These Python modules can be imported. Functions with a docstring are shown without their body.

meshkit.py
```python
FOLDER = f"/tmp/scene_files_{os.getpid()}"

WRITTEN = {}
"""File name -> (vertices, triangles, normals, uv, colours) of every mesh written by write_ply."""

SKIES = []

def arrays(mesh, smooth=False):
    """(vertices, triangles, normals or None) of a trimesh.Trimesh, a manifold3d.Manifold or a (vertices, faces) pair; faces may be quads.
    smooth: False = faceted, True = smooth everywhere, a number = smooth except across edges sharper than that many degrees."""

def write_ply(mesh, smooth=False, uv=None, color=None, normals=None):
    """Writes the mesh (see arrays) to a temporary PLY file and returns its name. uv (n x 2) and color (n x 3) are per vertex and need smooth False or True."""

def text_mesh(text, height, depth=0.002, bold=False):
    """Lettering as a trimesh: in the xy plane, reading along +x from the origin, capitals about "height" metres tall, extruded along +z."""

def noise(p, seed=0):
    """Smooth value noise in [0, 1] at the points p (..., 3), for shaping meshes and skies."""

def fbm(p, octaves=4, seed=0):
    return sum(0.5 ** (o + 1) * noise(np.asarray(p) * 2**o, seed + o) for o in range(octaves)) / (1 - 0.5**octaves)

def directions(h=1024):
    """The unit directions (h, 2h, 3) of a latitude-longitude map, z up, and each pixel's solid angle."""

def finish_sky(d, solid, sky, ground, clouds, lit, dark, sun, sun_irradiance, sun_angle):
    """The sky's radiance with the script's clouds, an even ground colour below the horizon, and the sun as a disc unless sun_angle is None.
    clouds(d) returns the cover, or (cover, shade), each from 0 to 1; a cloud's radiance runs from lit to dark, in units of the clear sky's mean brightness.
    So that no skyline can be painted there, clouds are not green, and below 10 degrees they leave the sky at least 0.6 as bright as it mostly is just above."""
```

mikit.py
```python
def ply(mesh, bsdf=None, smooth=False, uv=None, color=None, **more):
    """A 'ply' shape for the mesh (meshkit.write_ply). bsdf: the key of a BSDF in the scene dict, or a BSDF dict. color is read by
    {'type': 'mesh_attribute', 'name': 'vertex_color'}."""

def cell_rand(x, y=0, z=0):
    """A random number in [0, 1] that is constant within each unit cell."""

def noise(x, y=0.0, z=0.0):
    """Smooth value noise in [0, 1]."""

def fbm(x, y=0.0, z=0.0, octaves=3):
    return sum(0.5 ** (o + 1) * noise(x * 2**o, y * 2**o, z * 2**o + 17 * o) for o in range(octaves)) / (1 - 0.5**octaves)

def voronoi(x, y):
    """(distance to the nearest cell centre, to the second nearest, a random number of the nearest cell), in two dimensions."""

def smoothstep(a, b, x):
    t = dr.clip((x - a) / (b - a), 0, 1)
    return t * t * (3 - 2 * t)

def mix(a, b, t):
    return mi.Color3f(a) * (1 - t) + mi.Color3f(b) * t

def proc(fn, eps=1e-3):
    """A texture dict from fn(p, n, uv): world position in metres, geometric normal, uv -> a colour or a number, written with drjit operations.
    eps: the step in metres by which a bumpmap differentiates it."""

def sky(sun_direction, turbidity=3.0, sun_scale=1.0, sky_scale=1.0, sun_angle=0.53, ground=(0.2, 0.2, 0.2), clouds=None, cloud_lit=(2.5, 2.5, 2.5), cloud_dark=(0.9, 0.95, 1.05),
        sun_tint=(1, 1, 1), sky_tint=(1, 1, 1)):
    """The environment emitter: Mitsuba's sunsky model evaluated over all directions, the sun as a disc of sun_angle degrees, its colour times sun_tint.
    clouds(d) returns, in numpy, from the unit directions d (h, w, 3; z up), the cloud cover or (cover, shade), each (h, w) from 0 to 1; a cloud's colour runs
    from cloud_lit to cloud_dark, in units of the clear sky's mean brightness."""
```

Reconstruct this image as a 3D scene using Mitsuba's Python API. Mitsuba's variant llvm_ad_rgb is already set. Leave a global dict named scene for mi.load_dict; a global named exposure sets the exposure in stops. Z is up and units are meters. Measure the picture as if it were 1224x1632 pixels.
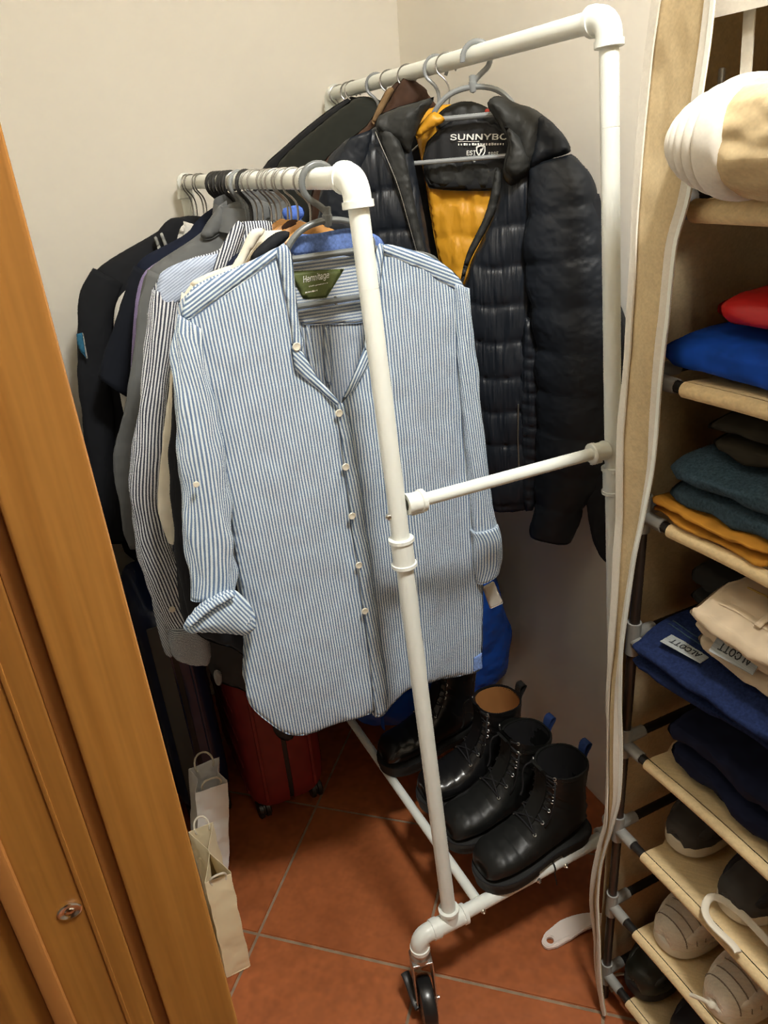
import math, random
import numpy as np, trimesh, manifold3d as m3, drjit as dr, mitsuba as mi
import mikit, meshkit
from scipy.spatial import Delaunay
from scipy.interpolate import CubicSpline
from shapely.geometry import Polygon, Point, LineString
import shapely

rng = np.random.default_rng(7)
scene, labels = {}, {}
T4 = mi.ScalarTransform4f

# ------------------------------------------------------------------ camera, light, exposure
exposure = 3.95
CAM = np.array([-0.42287, -0.83337, 1.50034])
scene['camera'] = {'type': 'perspective', 'fov': 54.3503, 'fov_axis': 'x', 'near_clip': 0.02, 'far_clip': 30.0,
    'to_world': T4().look_at(origin=CAM.tolist(), target=[-0.0657509, -0.0040623, 1.0705584], up=[0.247017, 0.359889, 0.899701])}
LAMP = (0.03, -0.68, 2.50)
LAMP_POWER = 17.0
LAMP_COLOUR = (1.0, 0.985, 0.935)
HALL_POWER = 0.5

# ------------------------------------------------------------------ helpers
NUM = {}
def numbered(base):
    n = NUM.get(base, 0); NUM[base] = n + 1
    return base if n == 0 else '%s_%03d' % (base, n)
def obj(key, mesh, mat, parent=None, smooth=30, uv=None, label=None):
    full = numbered(parent + '__' + key if parent else key)
    scene[full] = mikit.ply(mesh, mat, smooth=(True if uv is not None else smooth), uv=uv)
    if label: labels[full] = {'label': label}
    return full
def tag(key, label, cat, group=None, kind=None):
    labels[key] = {'label': label, 'category': cat}
    if group: labels[key]['group'] = group
    if kind: labels[key]['kind'] = kind
    return key
def thing(name, label, cat, group=None):
    return tag(numbered(name), label, cat, group)
def struct(name, mesh, mat, smooth=30, parent=None):
    k = obj(name, mesh, mat, parent, smooth)
    if not parent: labels[k] = {'kind': 'structure', 'label': name.replace('_', ' ')}
    return k
def TM(v, f): return trimesh.Trimesh(np.asarray(v, float), np.asarray(f), process=False)
def box(x0, x1, y0, y1, z0, z1, b=0.0):
    e = (x1-x0, y1-y0, z1-z0)
    if b <= 0:
        m = trimesh.creation.box(e)
    else:
        b = min(b, min(e)*.45)
        pts = []
        for sx in (-1, 1):
            for sy in (-1, 1):
                for sz in (-1, 1):
                    c = np.array([sx*(e[0]/2-b), sy*(e[1]/2-b), sz*(e[2]/2-b)])
                    for k in np.ndindex(3):
                        d = np.zeros(3); d[k[0]] = (sx, sy, sz)[k[0]]*b
                        pts.append(c+d)
                    for w in ((1,1,0),(1,0,1),(0,1,1),(1,1,1)):
                        pts.append(c + np.array([sx, sy, sz])*np.array(w)/np.linalg.norm(w)*b)
        m = trimesh.convex.convex_hull(np.array(pts))
    m.apply_translation(((x0+x1)/2, (y0+y1)/2, (z0+z1)/2))
    return m
def cat(*ms): return trimesh.util.concatenate([m for m in ms])
def frames(p):
    p = np.asarray(p, float); t = np.gradient(p, axis=0)
    t /= np.linalg.norm(t, axis=1, keepdims=True)+1e-12
    a0 = np.cross(t[0], [0, 0, 1.0])
    if np.linalg.norm(a0) < .2: a0 = np.cross(t[0], [1.0, 0, 0])
    A = [a0/np.linalg.norm(a0)]
    for i in range(1, len(p)):
        a = A[-1]-t[i]*(A[-1]@t[i]); A.append(a/np.linalg.norm(a))
    A = np.array(A)
    return t, A, np.cross(t, A)
def tube(p, r, n=12, caps=True, closed=False, flat=1.0):
    p = np.asarray(p, float); r = np.broadcast_to(r, (len(p),)).astype(float)
    if closed:
        t = np.roll(p, -1, 0)-np.roll(p, 1, 0); t /= np.linalg.norm(t, axis=1, keepdims=True)
        nn = np.linalg.svd(p-p.mean(0))[2][2]
        A = np.tile(nn, (len(p), 1)); B = np.cross(t, A)
    else: t, A, B = frames(p)
    an = np.arange(n)*2*np.pi/n
    v = (p[:, None]+r[:, None, None]*(np.cos(an)[None, :, None]*A[:, None]+flat*np.sin(an)[None, :, None]*B[:, None])).reshape(-1, 3)
    m = len(p); f = []
    for i in range(m if closed else m-1):
        j = (i+1) % m
        for k in range(n):
            l = (k+1) % n
            f += [[i*n+k, i*n+l, j*n+l], [i*n+k, j*n+l, j*n+k]]
    if caps and not closed:
        v = np.vstack([v, p[0], p[-1]]); c0, c1 = m*n, m*n+1
        for k in range(n):
            l = (k+1) % n
            f += [[c0, l, k], [c1, (m-1)*n+k, (m-1)*n+l]]
    return TM(v, f)
def cyl(a, b, r, n=24): return tube([a, b], r, n)
def spline(p, n=40):
    p = np.asarray(p, float); s = np.r_[0, np.cumsum(np.linalg.norm(np.diff(p, axis=0), axis=1))]
    return CubicSpline(s, p)(np.linspace(0, s[-1], n))
def lathe_axis(a, d, prof, n=28):
    """profile of (distance along d, radius) about the axis through a."""
    d = np.asarray(d, float); d /= np.linalg.norm(d)
    u_ = np.cross(d, [0, 0, 1.0]) if abs(d[2]) < .9 else np.cross(d, [1.0, 0, 0])
    u_ /= np.linalg.norm(u_); w = np.cross(d, u_); an = np.arange(n)*2*np.pi/n
    ring = np.cos(an)[:, None]*u_+np.sin(an)[:, None]*w
    v = np.vstack([np.asarray(a)+d*h+ring*max(r, 1e-5) for h, r in prof]); f = []
    for i in range(len(prof)-1):
        for k in range(n):
            l = (k+1) % n
            f += [[i*n+k, i*n+l, (i+1)*n+l], [i*n+k, (i+1)*n+l, (i+1)*n+k]]
    return TM(v, f)
def loft(rings, cap0=True, cap1=True):
    n = len(rings[0]); m = len(rings); v = np.vstack(rings); f = []
    for i in range(m-1):
        for k in range(n):
            l = (k+1) % n
            f += [[i*n+k, i*n+l, (i+1)*n+l], [i*n+k, (i+1)*n+l, (i+1)*n+k]]
    add = []
    if cap0:
        c = len(v)+len(add); add.append(np.mean(rings[0], 0))
        f += [[c, (k+1) % n, k] for k in range(n)]
    if cap1:
        c = len(v)+len(add); add.append(np.mean(rings[-1], 0))
        f += [[c, (m-1)*n+k, (m-1)*n+(k+1) % n] for k in range(n)]
    if add: v = np.vstack([v, add])
    return TM(v, f)
def chaikin(p, it=2, closed=True):
    p = np.asarray(p, float)
    for _ in range(it):
        q = np.roll(p, -1, 0) if closed else p[1:]
        a = p if closed else p[:-1]
        n = np.stack([.75*a+.25*q, .25*a+.75*q], 1).reshape(-1, 2)
        p = n if closed else np.vstack([p[:1], n, p[-1:]])
    return p
def grid2d(outline, h, smooth=1):
    o = chaikin(outline, smooth) if smooth else np.asarray(outline, float)
    P = Polygon(o)
    if not P.is_valid: P = max(getattr(P.buffer(0), 'geoms', [P.buffer(0)]), key=lambda g: g.area)
    L = P.exterior.length; nb = max(12, int(L/h))
    B = np.array([P.exterior.interpolate(i*L/nb).coords[0] for i in range(nb)])
    x0, y0, x1, y1 = P.bounds
    xs = np.arange(x0, x1+h, h); zs = np.arange(y0, y1+h, h*.866)
    G = np.array([(x+(h/2 if j % 2 else 0), z) for j, z in enumerate(zs) for x in xs])
    inn = shapely.contains_xy(P.buffer(-h*.45), G[:, 0], G[:, 1]) if P.buffer(-h*.45).area > 0 else np.zeros(len(G), bool)
    V = np.vstack([B, G[inn]])
    F = Delaunay(V).simplices
    c = V[F].mean(1)
    F = F[shapely.contains_xy(P.buffer(1e-6), c[:, 0], c[:, 1])]
    d = shapely.distance(P.exterior, shapely.points(V)); d[:nb] = 0
    a = V[F]; cr = (a[:, 1, 0]-a[:, 0, 0])*(a[:, 2, 1]-a[:, 0, 1])-(a[:, 1, 1]-a[:, 0, 1])*(a[:, 2, 0]-a[:, 0, 0])
    F = np.where((cr < 0)[:, None], F[:, ::-1], F)
    return V, F, d, nb
class Plane:
    """A vertical plane through (x0, y0): s along it, depth away from the door side, z up."""
    def __init__(s, x0, y0, th=0.0):
        th = math.radians(th); s.o = np.array([x0, y0, 0.0]); s.t = np.array([math.cos(th), math.sin(th), 0]); s.n = np.array([-s.t[1], s.t[0], 0])
    def P(s, S, D, Z):
        S, D, Z = (np.asarray(q, float) for q in np.broadcast_arrays(S, D, Z))
        return s.o+S[..., None]*s.t+D[..., None]*s.n+Z[..., None]*np.array([0, 0, 1.0])
def cloth(pl, outline, T=.012, R=.05, h=.009, depth=0.0, disp=None, mod=None, smooth=1, ang=0.0, back=1.0, clip=True):
    """A soft closed slab with the given outline in the plane; returns mesh and uv (metres; u across the weave)."""
    if clip and abs(pl.o[0]) < 1e-6 and pl.o[1] > .25:
        outline = [(min(q[0], .15), q[1]) for q in outline]
    V, F, d, nb = grid2d(outline, h, smooth)
    prof = np.sqrt(np.clip(1-(1-np.clip(d/R, 0, 1))**2, 0, 1))
    s, z = V[:, 0], V[:, 1]
    D0 = depth+(disp(s, z) if disp else 0.0)*np.ones(len(V))
    t = T*prof*(mod(s, z) if mod else 1.0)
    front = pl.P(s, D0-t, z); bk = pl.P(s, D0+t*back, z)
    n = len(V); idx = np.arange(n); idx2 = np.where(idx < nb, idx, idx+n-nb)
    v = np.vstack([front, bk[nb:]])
    f = np.vstack([F, idx2[F][:, ::-1]])
    ca, sa = math.cos(math.radians(ang)), math.sin(math.radians(ang))
    uv0 = np.stack([s*ca+z*sa, -s*sa+z*ca], 1)
    return TM(v, f), np.vstack([uv0, uv0[nb:]])
def limb(pl, rows, depth=0.0, fat=.5, n=28, step=.009, fold=.004, seed=0, cap=True, bulge=None, maxd=.05):
    """A sleeve: rows of (left, right) points in the plane; fat = depth radius over half width."""
    rows = np.asarray(rows, float); c = rows.mean(1); w = (rows[:, 1]-rows[:, 0])/2
    L = np.r_[0, np.cumsum(np.linalg.norm(np.diff(c, axis=0), axis=1))]
    m = max(4, int(L[-1]/step)); q = np.linspace(0, L[-1], m)
    from scipy.interpolate import PchipInterpolator
    cc, ww = PchipInterpolator(L, c)(q), PchipInterpolator(L, w)(q)
    dd = np.interp(q, L, np.broadcast_to(depth, (len(L),)))
    an = np.arange(n)*2*np.pi/n; rings, uvs = [], []
    for i in range(m):
        W = np.linalg.norm(ww[i]); D = min(maxd, W*fat)
        nz = meshkit.fbm(np.stack([np.cos(an)*1.6+5*seed, np.sin(an)*1.6, np.full(n, q[i]*16)], 1), 2, seed)-.5
        k = 1+fold/max(W, .01)*2*nz+(bulge(q[i], L[-1])/max(W, .01) if bulge else 0)
        sz = cc[i]+np.cos(an)[:, None]*ww[i]*k[:, None]
        rings.append(pl.P(sz[:, 0], dd[i]-np.sin(an)*D*k, sz[:, 1]))
        a2 = np.where(an > np.pi, an-2*np.pi, an)
        uvs.append(np.stack([-a2*max(W, .02)*.75, np.full(n, q[i])], 1))
    me = loft(rings, cap, cap)
    uv = np.vstack(uvs)
    if cap: uv = np.vstack([uv, uvs[0].mean(0), uvs[-1].mean(0)])
    return me, uv
def folds(amp, fx=14, fz=1.5, seed=0, ztop=None, zlen=.8):
    def fn(s, z):
        k = np.clip((ztop-z)/zlen, 0, 1) if ztop is not None else 1.0
        return amp*k*2*(meshkit.fbm(np.stack([s*fx+9*seed, z*fz, 0*s+seed], -1), 2, seed)-.5)
    return fn

# ------------------------------------------------------------------ materials
P_, N_, FB = mikit.proc, mikit.noise, mikit.fbm
def two(d): return {'type': 'twosided', 'b': d}
def rgb(c): return {'type': 'rgb', 'value': list(c)}
def plain(key, c, rough=.6, spec=.3, metallic=0.0, **k):
    scene[key] = two({'type': 'principled', 'base_color': rgb(c) if not isinstance(c, dict) else c, 'roughness': rough, 'specular': spec, 'metallic': metallic, **k})
def bumped(key, c, fn, scale, rough=.7, spec=.2, eps=6e-4, **k):
    scene[key] = two({'type': 'bumpmap', 'arbitrary': P_(fn, eps), 'scale': scale,
                      'b': {'type': 'principled', 'base_color': rgb(c) if not isinstance(c, dict) else c, 'roughness': rough, 'specular': spec, **k}})
def cloth_mat(key, c, var=.12, rough=.85, sheen=.3):
    c = np.array(c)
    def fn(p, n, uv):
        k = 1-var+2*var*FB(p.x*60, p.y*60, p.z*60, 2)
        return mi.Color3f(*c.tolist())*k
    scene[key] = two({'type': 'principled', 'base_color': P_(fn), 'roughness': rough, 'specular': .15, 'sheen': sheen})
def stripe_mat(key, c1, c2, period, duty=.5, soft=.2, wob=.12):
    def fn(p, n, uv):
        x = uv.x/period+wob*(N_(uv.x*90, uv.y*40)-.5)
        t = dr.abs(x-dr.floor(x)-.5)*2
        s = mikit.smoothstep(duty-soft, duty+soft, t)
        k = .93+.14*FB(uv.x*150, uv.y*60, 0, 2)
        return mikit.mix(c1, c2, s)*k
    def bump(p, n, uv):
        return N_(uv.x*160, uv.y*130)*.6+N_(uv.x*60+9, uv.y*50)
    scene[key] = two({'type': 'bumpmap', 'arbitrary': P_(bump, 5e-4), 'scale': .0012,
        'b': {'type': 'principled', 'base_color': P_(fn), 'roughness': .9, 'specular': .1, 'sheen': .2}})
def wall_fn(p, n, uv):
    k = .965+.06*FB(p.x*2.2, p.y*2.2, p.z*2.2, 3)
    return mi.Color3f(.70, .665, .59)*k
scene['m_wall'] = two({'type': 'bumpmap', 'arbitrary': P_(lambda p, n, uv: FB(p.x*220, p.y*220, p.z*220, 2)), 'scale': .0006,
    'b': {'type': 'principled', 'base_color': P_(wall_fn), 'roughness': .9, 'specular': .1}})
plain('m_ceiling', (.62, .60, .55), .95, .05); plain('m_hall', (.30, .27, .22), .95, .05)
def tile_fn(k0):
    def fn(p, n, uv):
        a = FB(p.x*9+k0*7, p.y*9, k0*3, 3); b = FB(p.x*70, p.y*70, k0, 2)
        c = mikit.mix((.225, .062, .018), (.37, .112, .036), a*.8+.3*k0)
        return c*(.82+.36*b)
    return fn
for i in range(3):
    scene['m_tile_%d' % i] = {'type': 'bumpmap', 'arbitrary': P_(lambda p, n, uv: FB(p.x*40, p.y*40, 0, 3), 1e-3), 'scale': .0012,
        'b': {'type': 'principled', 'base_color': P_(tile_fn(i/2.0)), 'roughness': .48, 'specular': .35}}
plain('m_grout', P_(lambda p, n, uv: mi.Color3f(.25, .18, .12)*(.7+.6*FB(p.x*60, p.y*60, 0, 2))), .9, .1)
plain('m_pipe', P_(lambda p, n, uv: mi.Color3f(.68, .705, .655)*(.97+.05*FB(p.x*30, p.y*30, p.z*30, 2))), .32, .4)
plain('m_steel', (.36, .355, .34), .28, .5, 1.0)
plain('m_zinc', (.55, .55, .52), .35, .5, 1.0)
plain('m_chrome', (.75, .74, .70), .12, .5, 1.0)
plain('m_black_rubber', (.012, .012, .012), .28, .5)
plain('m_black_plastic', (.018, .018, .018), .4, .4)
plain('m_cable_tie', (.01, .01, .01), .35, .4)
def wood_fn(p, n, uv):
    g = FB(p.x*95+p.y*95, p.z*1.7, p.y*30, 3)
    r = FB(p.x*28+p.y*20, p.z*.55+3, 0, 2)
    fine = FB(p.x*420+p.y*420, p.z*14, 0, 2)
    line = mikit.smoothstep(.56, .72, r)
    c = mikit.mix((.37, .172, .038), (.26, .105, .019), g)
    c = mikit.mix(c, (.13, .045, .010), line*.7)
    return c*(.9+.2*fine)
plain('m_wood', P_(wood_fn), .42, .35)
plain('m_seal', (.32, .135, .036), .5, .3)
plain('m_hanger_wood', P_(lambda p, n, uv: mikit.mix((.50, .26, .08), (.38, .17, .05), FB(p.x*12, p.y*60, p.z*60, 2))), .4, .35)
plain('m_hanger_grey', (.12, .13, .13), .3, .5)
plain('m_hanger_metallic', (.22, .235, .24), .28, .5)
plain('m_hanger_black', (.02, .02, .02), .35, .4)
stripe_mat('m_seersucker', (.545, .61, .645), (.115, .17, .27), .0048, .49, .22)
stripe_mat('m_seersucker_inside', (.52, .55, .56), (.17, .22, .31), .0047, .5, .25)
stripe_mat('m_pinstripe', (.58, .60, .62), (.035, .04, .06), .0042, .50, .2)
stripe_mat('m_pinstripe_fine', (.44, .46, .47), (.12, .135, .16), .0032, .5, .25)
stripe_mat('m_yoke_blue', (.44, .50, .60), (.26, .31, .42), .0036, .5, .3)
def denim_fn(c):
    c = np.array(c)
    def fn(p, n, uv):
        return mi.Color3f(*c.tolist())*(.55+.9*FB(p.x*420, p.y*420, p.z*260, 2))
    return fn
plain('m_chambray', P_(denim_fn((.10, .16, .37))), .9, .1)
plain('m_blue_patch', P_(denim_fn((.16, .25, .50))), .9, .1)
cloth_mat('m_black_cloth', (.014, .015, .018)); cloth_mat('m_navy_cloth', (.012, .016, .032)); cloth_mat('m_navy_black', (.010, .012, .018))
cloth_mat('m_grey_shirt', (.125, .13, .13)); cloth_mat('m_lavender', (.27, .22, .40)); cloth_mat('m_cream', (.66, .62, .52)); cloth_mat('m_dark_grey', (.045, .045, .045))
cloth_mat('m_brown_coat', (.055, .028, .018), .3, .6); cloth_mat('m_olive_black', (.024, .026, .022)); cloth_mat('m_white_cloth', (.66, .65, .60)); cloth_mat('m_tan_lining', (.22, .14, .07))
cloth_mat('m_stripe_grey', (.30, .31, .30)); cloth_mat('m_brown_collar', (.035, .018, .012)); cloth_mat('m_badge_blue', (.03, .13, .22)); cloth_mat('m_grey_collar', (.14, .14, .12))
cloth_mat('m_bright_blue', (.07, .14, .46))
def puff_bump(p, n, uv):
    return N_(uv.x*330, uv.y*34)*.5+N_(uv.x*130+5, uv.y*20)*1.0
bumped('m_puffer', (.0095, .0125, .018), puff_bump, .0030, .42, .42)
bumped('m_puffer_sleeve', (.0095, .0125, .018), lambda p, n, uv: N_(p.x*60, p.y*60, p.z*60)+.5*N_(p.x*140, p.y*140, p.z*140), 0.0020, .50, .32)
bumped('m_lining', (.56, .27, .018), lambda p, n, uv: FB(uv.x*45, uv.y*22, 0, 3), .006, .45, .4)
bumped('m_hood', (.024, .025, .024), lambda p, n, uv: FB(p.x*45, p.y*45, p.z*45, 3), .006, .6, .3)
plain('m_neck_black', (.012, .013, .015), .5, .3)
plain('m_print_white', (.70, .70, .66), .7, .2); plain('m_print_dark', (.03, .035, .04), .7, .2)
plain('m_label_green', P_(lambda p, n, uv: mi.Color3f(.085, .105, .035)*(.9+.2*N_(p.x*900, p.z*900))), .6, .3)
plain('m_label_grey', P_(lambda p, n, uv: mi.Color3f(.26, .28, .28)*(.85+.3*N_(p.x*900, p.z*900))), .7, .2)
plain('m_button', (.62, .58, .47), .25, .5)
plain('m_red_dot', (.35, .035, .02), .5, .3)
bumped('m_leather_gloss', (.0075, .0075, .008), lambda p, n, uv: FB(p.x*45, p.y*45, p.z*45, 2), .0020, .25, .5, eps=1.5e-3)
bumped('m_leather_matte', (.009, .0095, .009), lambda p, n, uv: FB(p.x*50, p.y*50, p.z*50, 2), .0020, .42, .3, eps=1.5e-3)
plain('m_sole', (.018, .018, .017), .6, .3); plain('m_lace', (.012, .012, .013), .8, .2)
plain('m_boot_lining', (.33, .15, .05), .8, .15); plain('m_boot_lining_dark', (.02, .02, .022), .9, .1); plain('m_tab_blue', (.02, .045, .16), .7, .2); plain('m_tab_black', (.015, .014, .013), .6, .3)
def shell_fn(c):
    c = np.array(c)
    return lambda p, n, uv: mi.Color3f(*c.tolist())*(.85+.3*N_(p.x*30, p.y*30, p.z*30))
plain('m_red_shell', P_(shell_fn((.17, .017, .015))), .42, .4)
plain('m_navy_shell', P_(shell_fn((.010, .018, .055))), .2, .5)
plain('m_strap_grey', (.085, .082, .075), .8, .2)
bumped('m_blue_bag', (.007, .055, .30), lambda p, n, uv: FB(p.x*30, p.y*30, p.z*30, 3), .012, .3, .5)
bumped('m_paper_white', (.74, .72, .68), lambda p, n, uv: FB(p.x*26, p.y*26, p.z*26, 3), .01, .6, .3)
bumped('m_paper_cream', (.74, .64, .43), lambda p, n, uv: FB(p.x*22, p.y*22, p.z*22, 3), .006, .7, .2)
plain('m_string', (.58, .53, .42), .8, .2)
plain('m_white_tag', (.66, .64, .58), .7, .2)
scene['m_translucent'] = two({'type': 'principled', 'base_color': rgb((.66, .58, .52)), 'roughness': .25, 'specular': .5, 'clearcoat': .6})
scene['m_connector'] = two({'type': 'principled', 'base_color': rgb((.25, .25, .23)), 'roughness': .28, 'specular': .5, 'clearcoat': .4})
plain('m_pole', (.030, .021, .016), .3, .45); plain('m_bar_black', (.012, .011, .010), .35, .4)
def nonwoven(c, amt=.12):
    c = np.array(c)
    def fn(p, n, uv):
        g = N_(p.x*480, p.y*480, p.z*480)*.5+N_((p.x+p.y)*260, p.z*260)*.5
        return mi.Color3f(*c.tolist())*(1-amt+2*amt*g)
    return fn
bumped('m_cover', P_(nonwoven((.50, .395, .235))), lambda p, n, uv: FB(p.x*11, p.y*11, p.z*9, 3), .014, .85, .1, eps=2e-3)
plain('m_cover_shelf', P_(nonwoven((.62, .48, .27))), .85, .1)
bumped('m_roll', P_(nonwoven((.46, .36, .21))), lambda p, n, uv: FB(p.x*22, p.y*14, p.z*22, 3), .018, .85, .1, eps=2e-3)
plain('m_binding', P_(nonwoven((.60, .57, .50), .06)), .8, .15)
cloth_mat('m_royal', (.006, .05, .33), .25); bumped('m_red_satin', (.42, .012, .012), lambda p, n, uv: FB(p.x*14, p.y*14, p.z*14, 2), .01, .42, .4)
plain('m_denim_teal', P_(denim_fn((.030, .052, .070))), .9, .1); plain('m_denim_blue', P_(denim_fn((.009, .016, .052))), .9, .1)
cloth_mat('m_mustard', (.42, .19, .025), .3); cloth_mat('m_khaki', (.13, .10, .055), .3); cloth_mat('m_dark_olive', (.020, .017, .011), .3); cloth_mat('m_beige_denim', (.52, .42, .295), .15)
cloth_mat('m_charcoal', (.022, .022, .021), .2); cloth_mat('m_midnight', (.007, .010, .028), .3)
plain('m_canvas_white', P_(nonwoven((.66, .61, .50), .1)), .8, .2); cloth_mat('m_shoe_grey', (.055, .053, .05), .3); plain('m_shoe_green', (.022, .028, .024), .4, .4); plain('m_shoe_dark', (.016, .016, .02), .5, .3)
plain('m_stitch', (.24, .21, .16), .8, .1); plain('m_rubber_white', (.62, .57, .46), .5, .3); plain('m_thread', (.40, .27, .08), .8, .1)

# ------------------------------------------------------------------ the room
WX = lambda y: 0.5526+0.0233*y                      # right wall
BY = lambda x: 1.158-0.0233*x                       # back wall
LX = -0.420                                         # left wall, inner face
CEIL = 2.52
def prism(poly, z0, z1):
    m = trimesh.creation.extrude_polygon(Polygon(poly), z1-z0); m.apply_translation((0, 0, z0)); return m
struct('wall_back', prism([(-.6, BY(-.6)), (.9, BY(.9)), (.9, BY(.9)+.1), (-.6, BY(-.6)+.1)], -.02, CEIL+.02), 'm_wall')
struct('wall_right', prism([(WX(-1.6), -1.6), (WX(1.3), 1.3), (WX(1.3)+.1, 1.3), (WX(-1.6)+.1, -1.6)], -.02, CEIL+.02), 'm_wall')
YJ = -0.335                                         # the door reveal that faces the camera
struct('wall_left', cat(box(LX-.16, LX, YJ+.02, 1.3, -.02, CEIL+.02), box(LX-.16, LX, -1.6, -1.25, -.02, CEIL+.02), box(LX-.16, LX, -1.25, YJ+.02, 2.1, CEIL+.02)), 'm_wall')
struct('wall_front', box(LX-.16, .75, -1.62, -1.5, -.02, CEIL+.02), 'm_hall')
struct('ceiling', box(-1.9, .8, -1.7, 1.4, CEIL, CEIL+.05), 'm_ceiling')
struct('wall_hall', cat(box(-1.9, -1.8, -1.7, 1.4, -.02, CEIL), box(-1.85, LX-.15, 1.28, 1.38, -.02, CEIL), box(-1.85, LX-.15, -1.7, -1.6, -.02, CEIL)), 'm_hall')

# floor: grout bed with terracotta tiles laid on the diagonal
fl = struct('floor', box(-1.9, .75, -1.7, 1.35, -.05, -.0022), 'm_grout')
g0 = np.array([-.315, .300]); ga = np.array([.659, .752]); ga /= np.linalg.norm(ga); gb = np.array([ga[1], -ga[0]])
TS = 0.3595
room = Polygon([(-1.8, -1.6), (WX(-1.6), -1.6), (WX(1.2), 1.2), (-1.8, 1.2)])
GAP = .0028
tile_rng = random.Random(3)
for i in range(-7, 8):
    for j in range(-7, 8):
        c0 = g0+ga*i*TS+gb*j*TS
        q = [c0+ga*GAP+gb*GAP, c0+ga*(TS-GAP)+gb*GAP, c0+ga*(TS-GAP)+gb*(TS-GAP), c0+ga*GAP+gb*(TS-GAP)]
        pg = Polygon(q).intersection(room)
        if pg.is_empty or pg.area < .002 or pg.geom_type != 'Polygon': continue
        top = pg.buffer(-.0015)
        if top.is_empty: continue
        low = trimesh.creation.extrude_polygon(pg.buffer(-.0002), .0022); low.apply_translation((0, 0, -.004+tile_rng.uniform(-.0002, .0002)))
        hi = trimesh.creation.extrude_polygon(top, .0022); hi.apply_translation((0, 0, -.0022))
        obj('tile', cat(low, hi), 'm_tile_%d' % tile_rng.randrange(3), fl, smooth=False)

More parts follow.
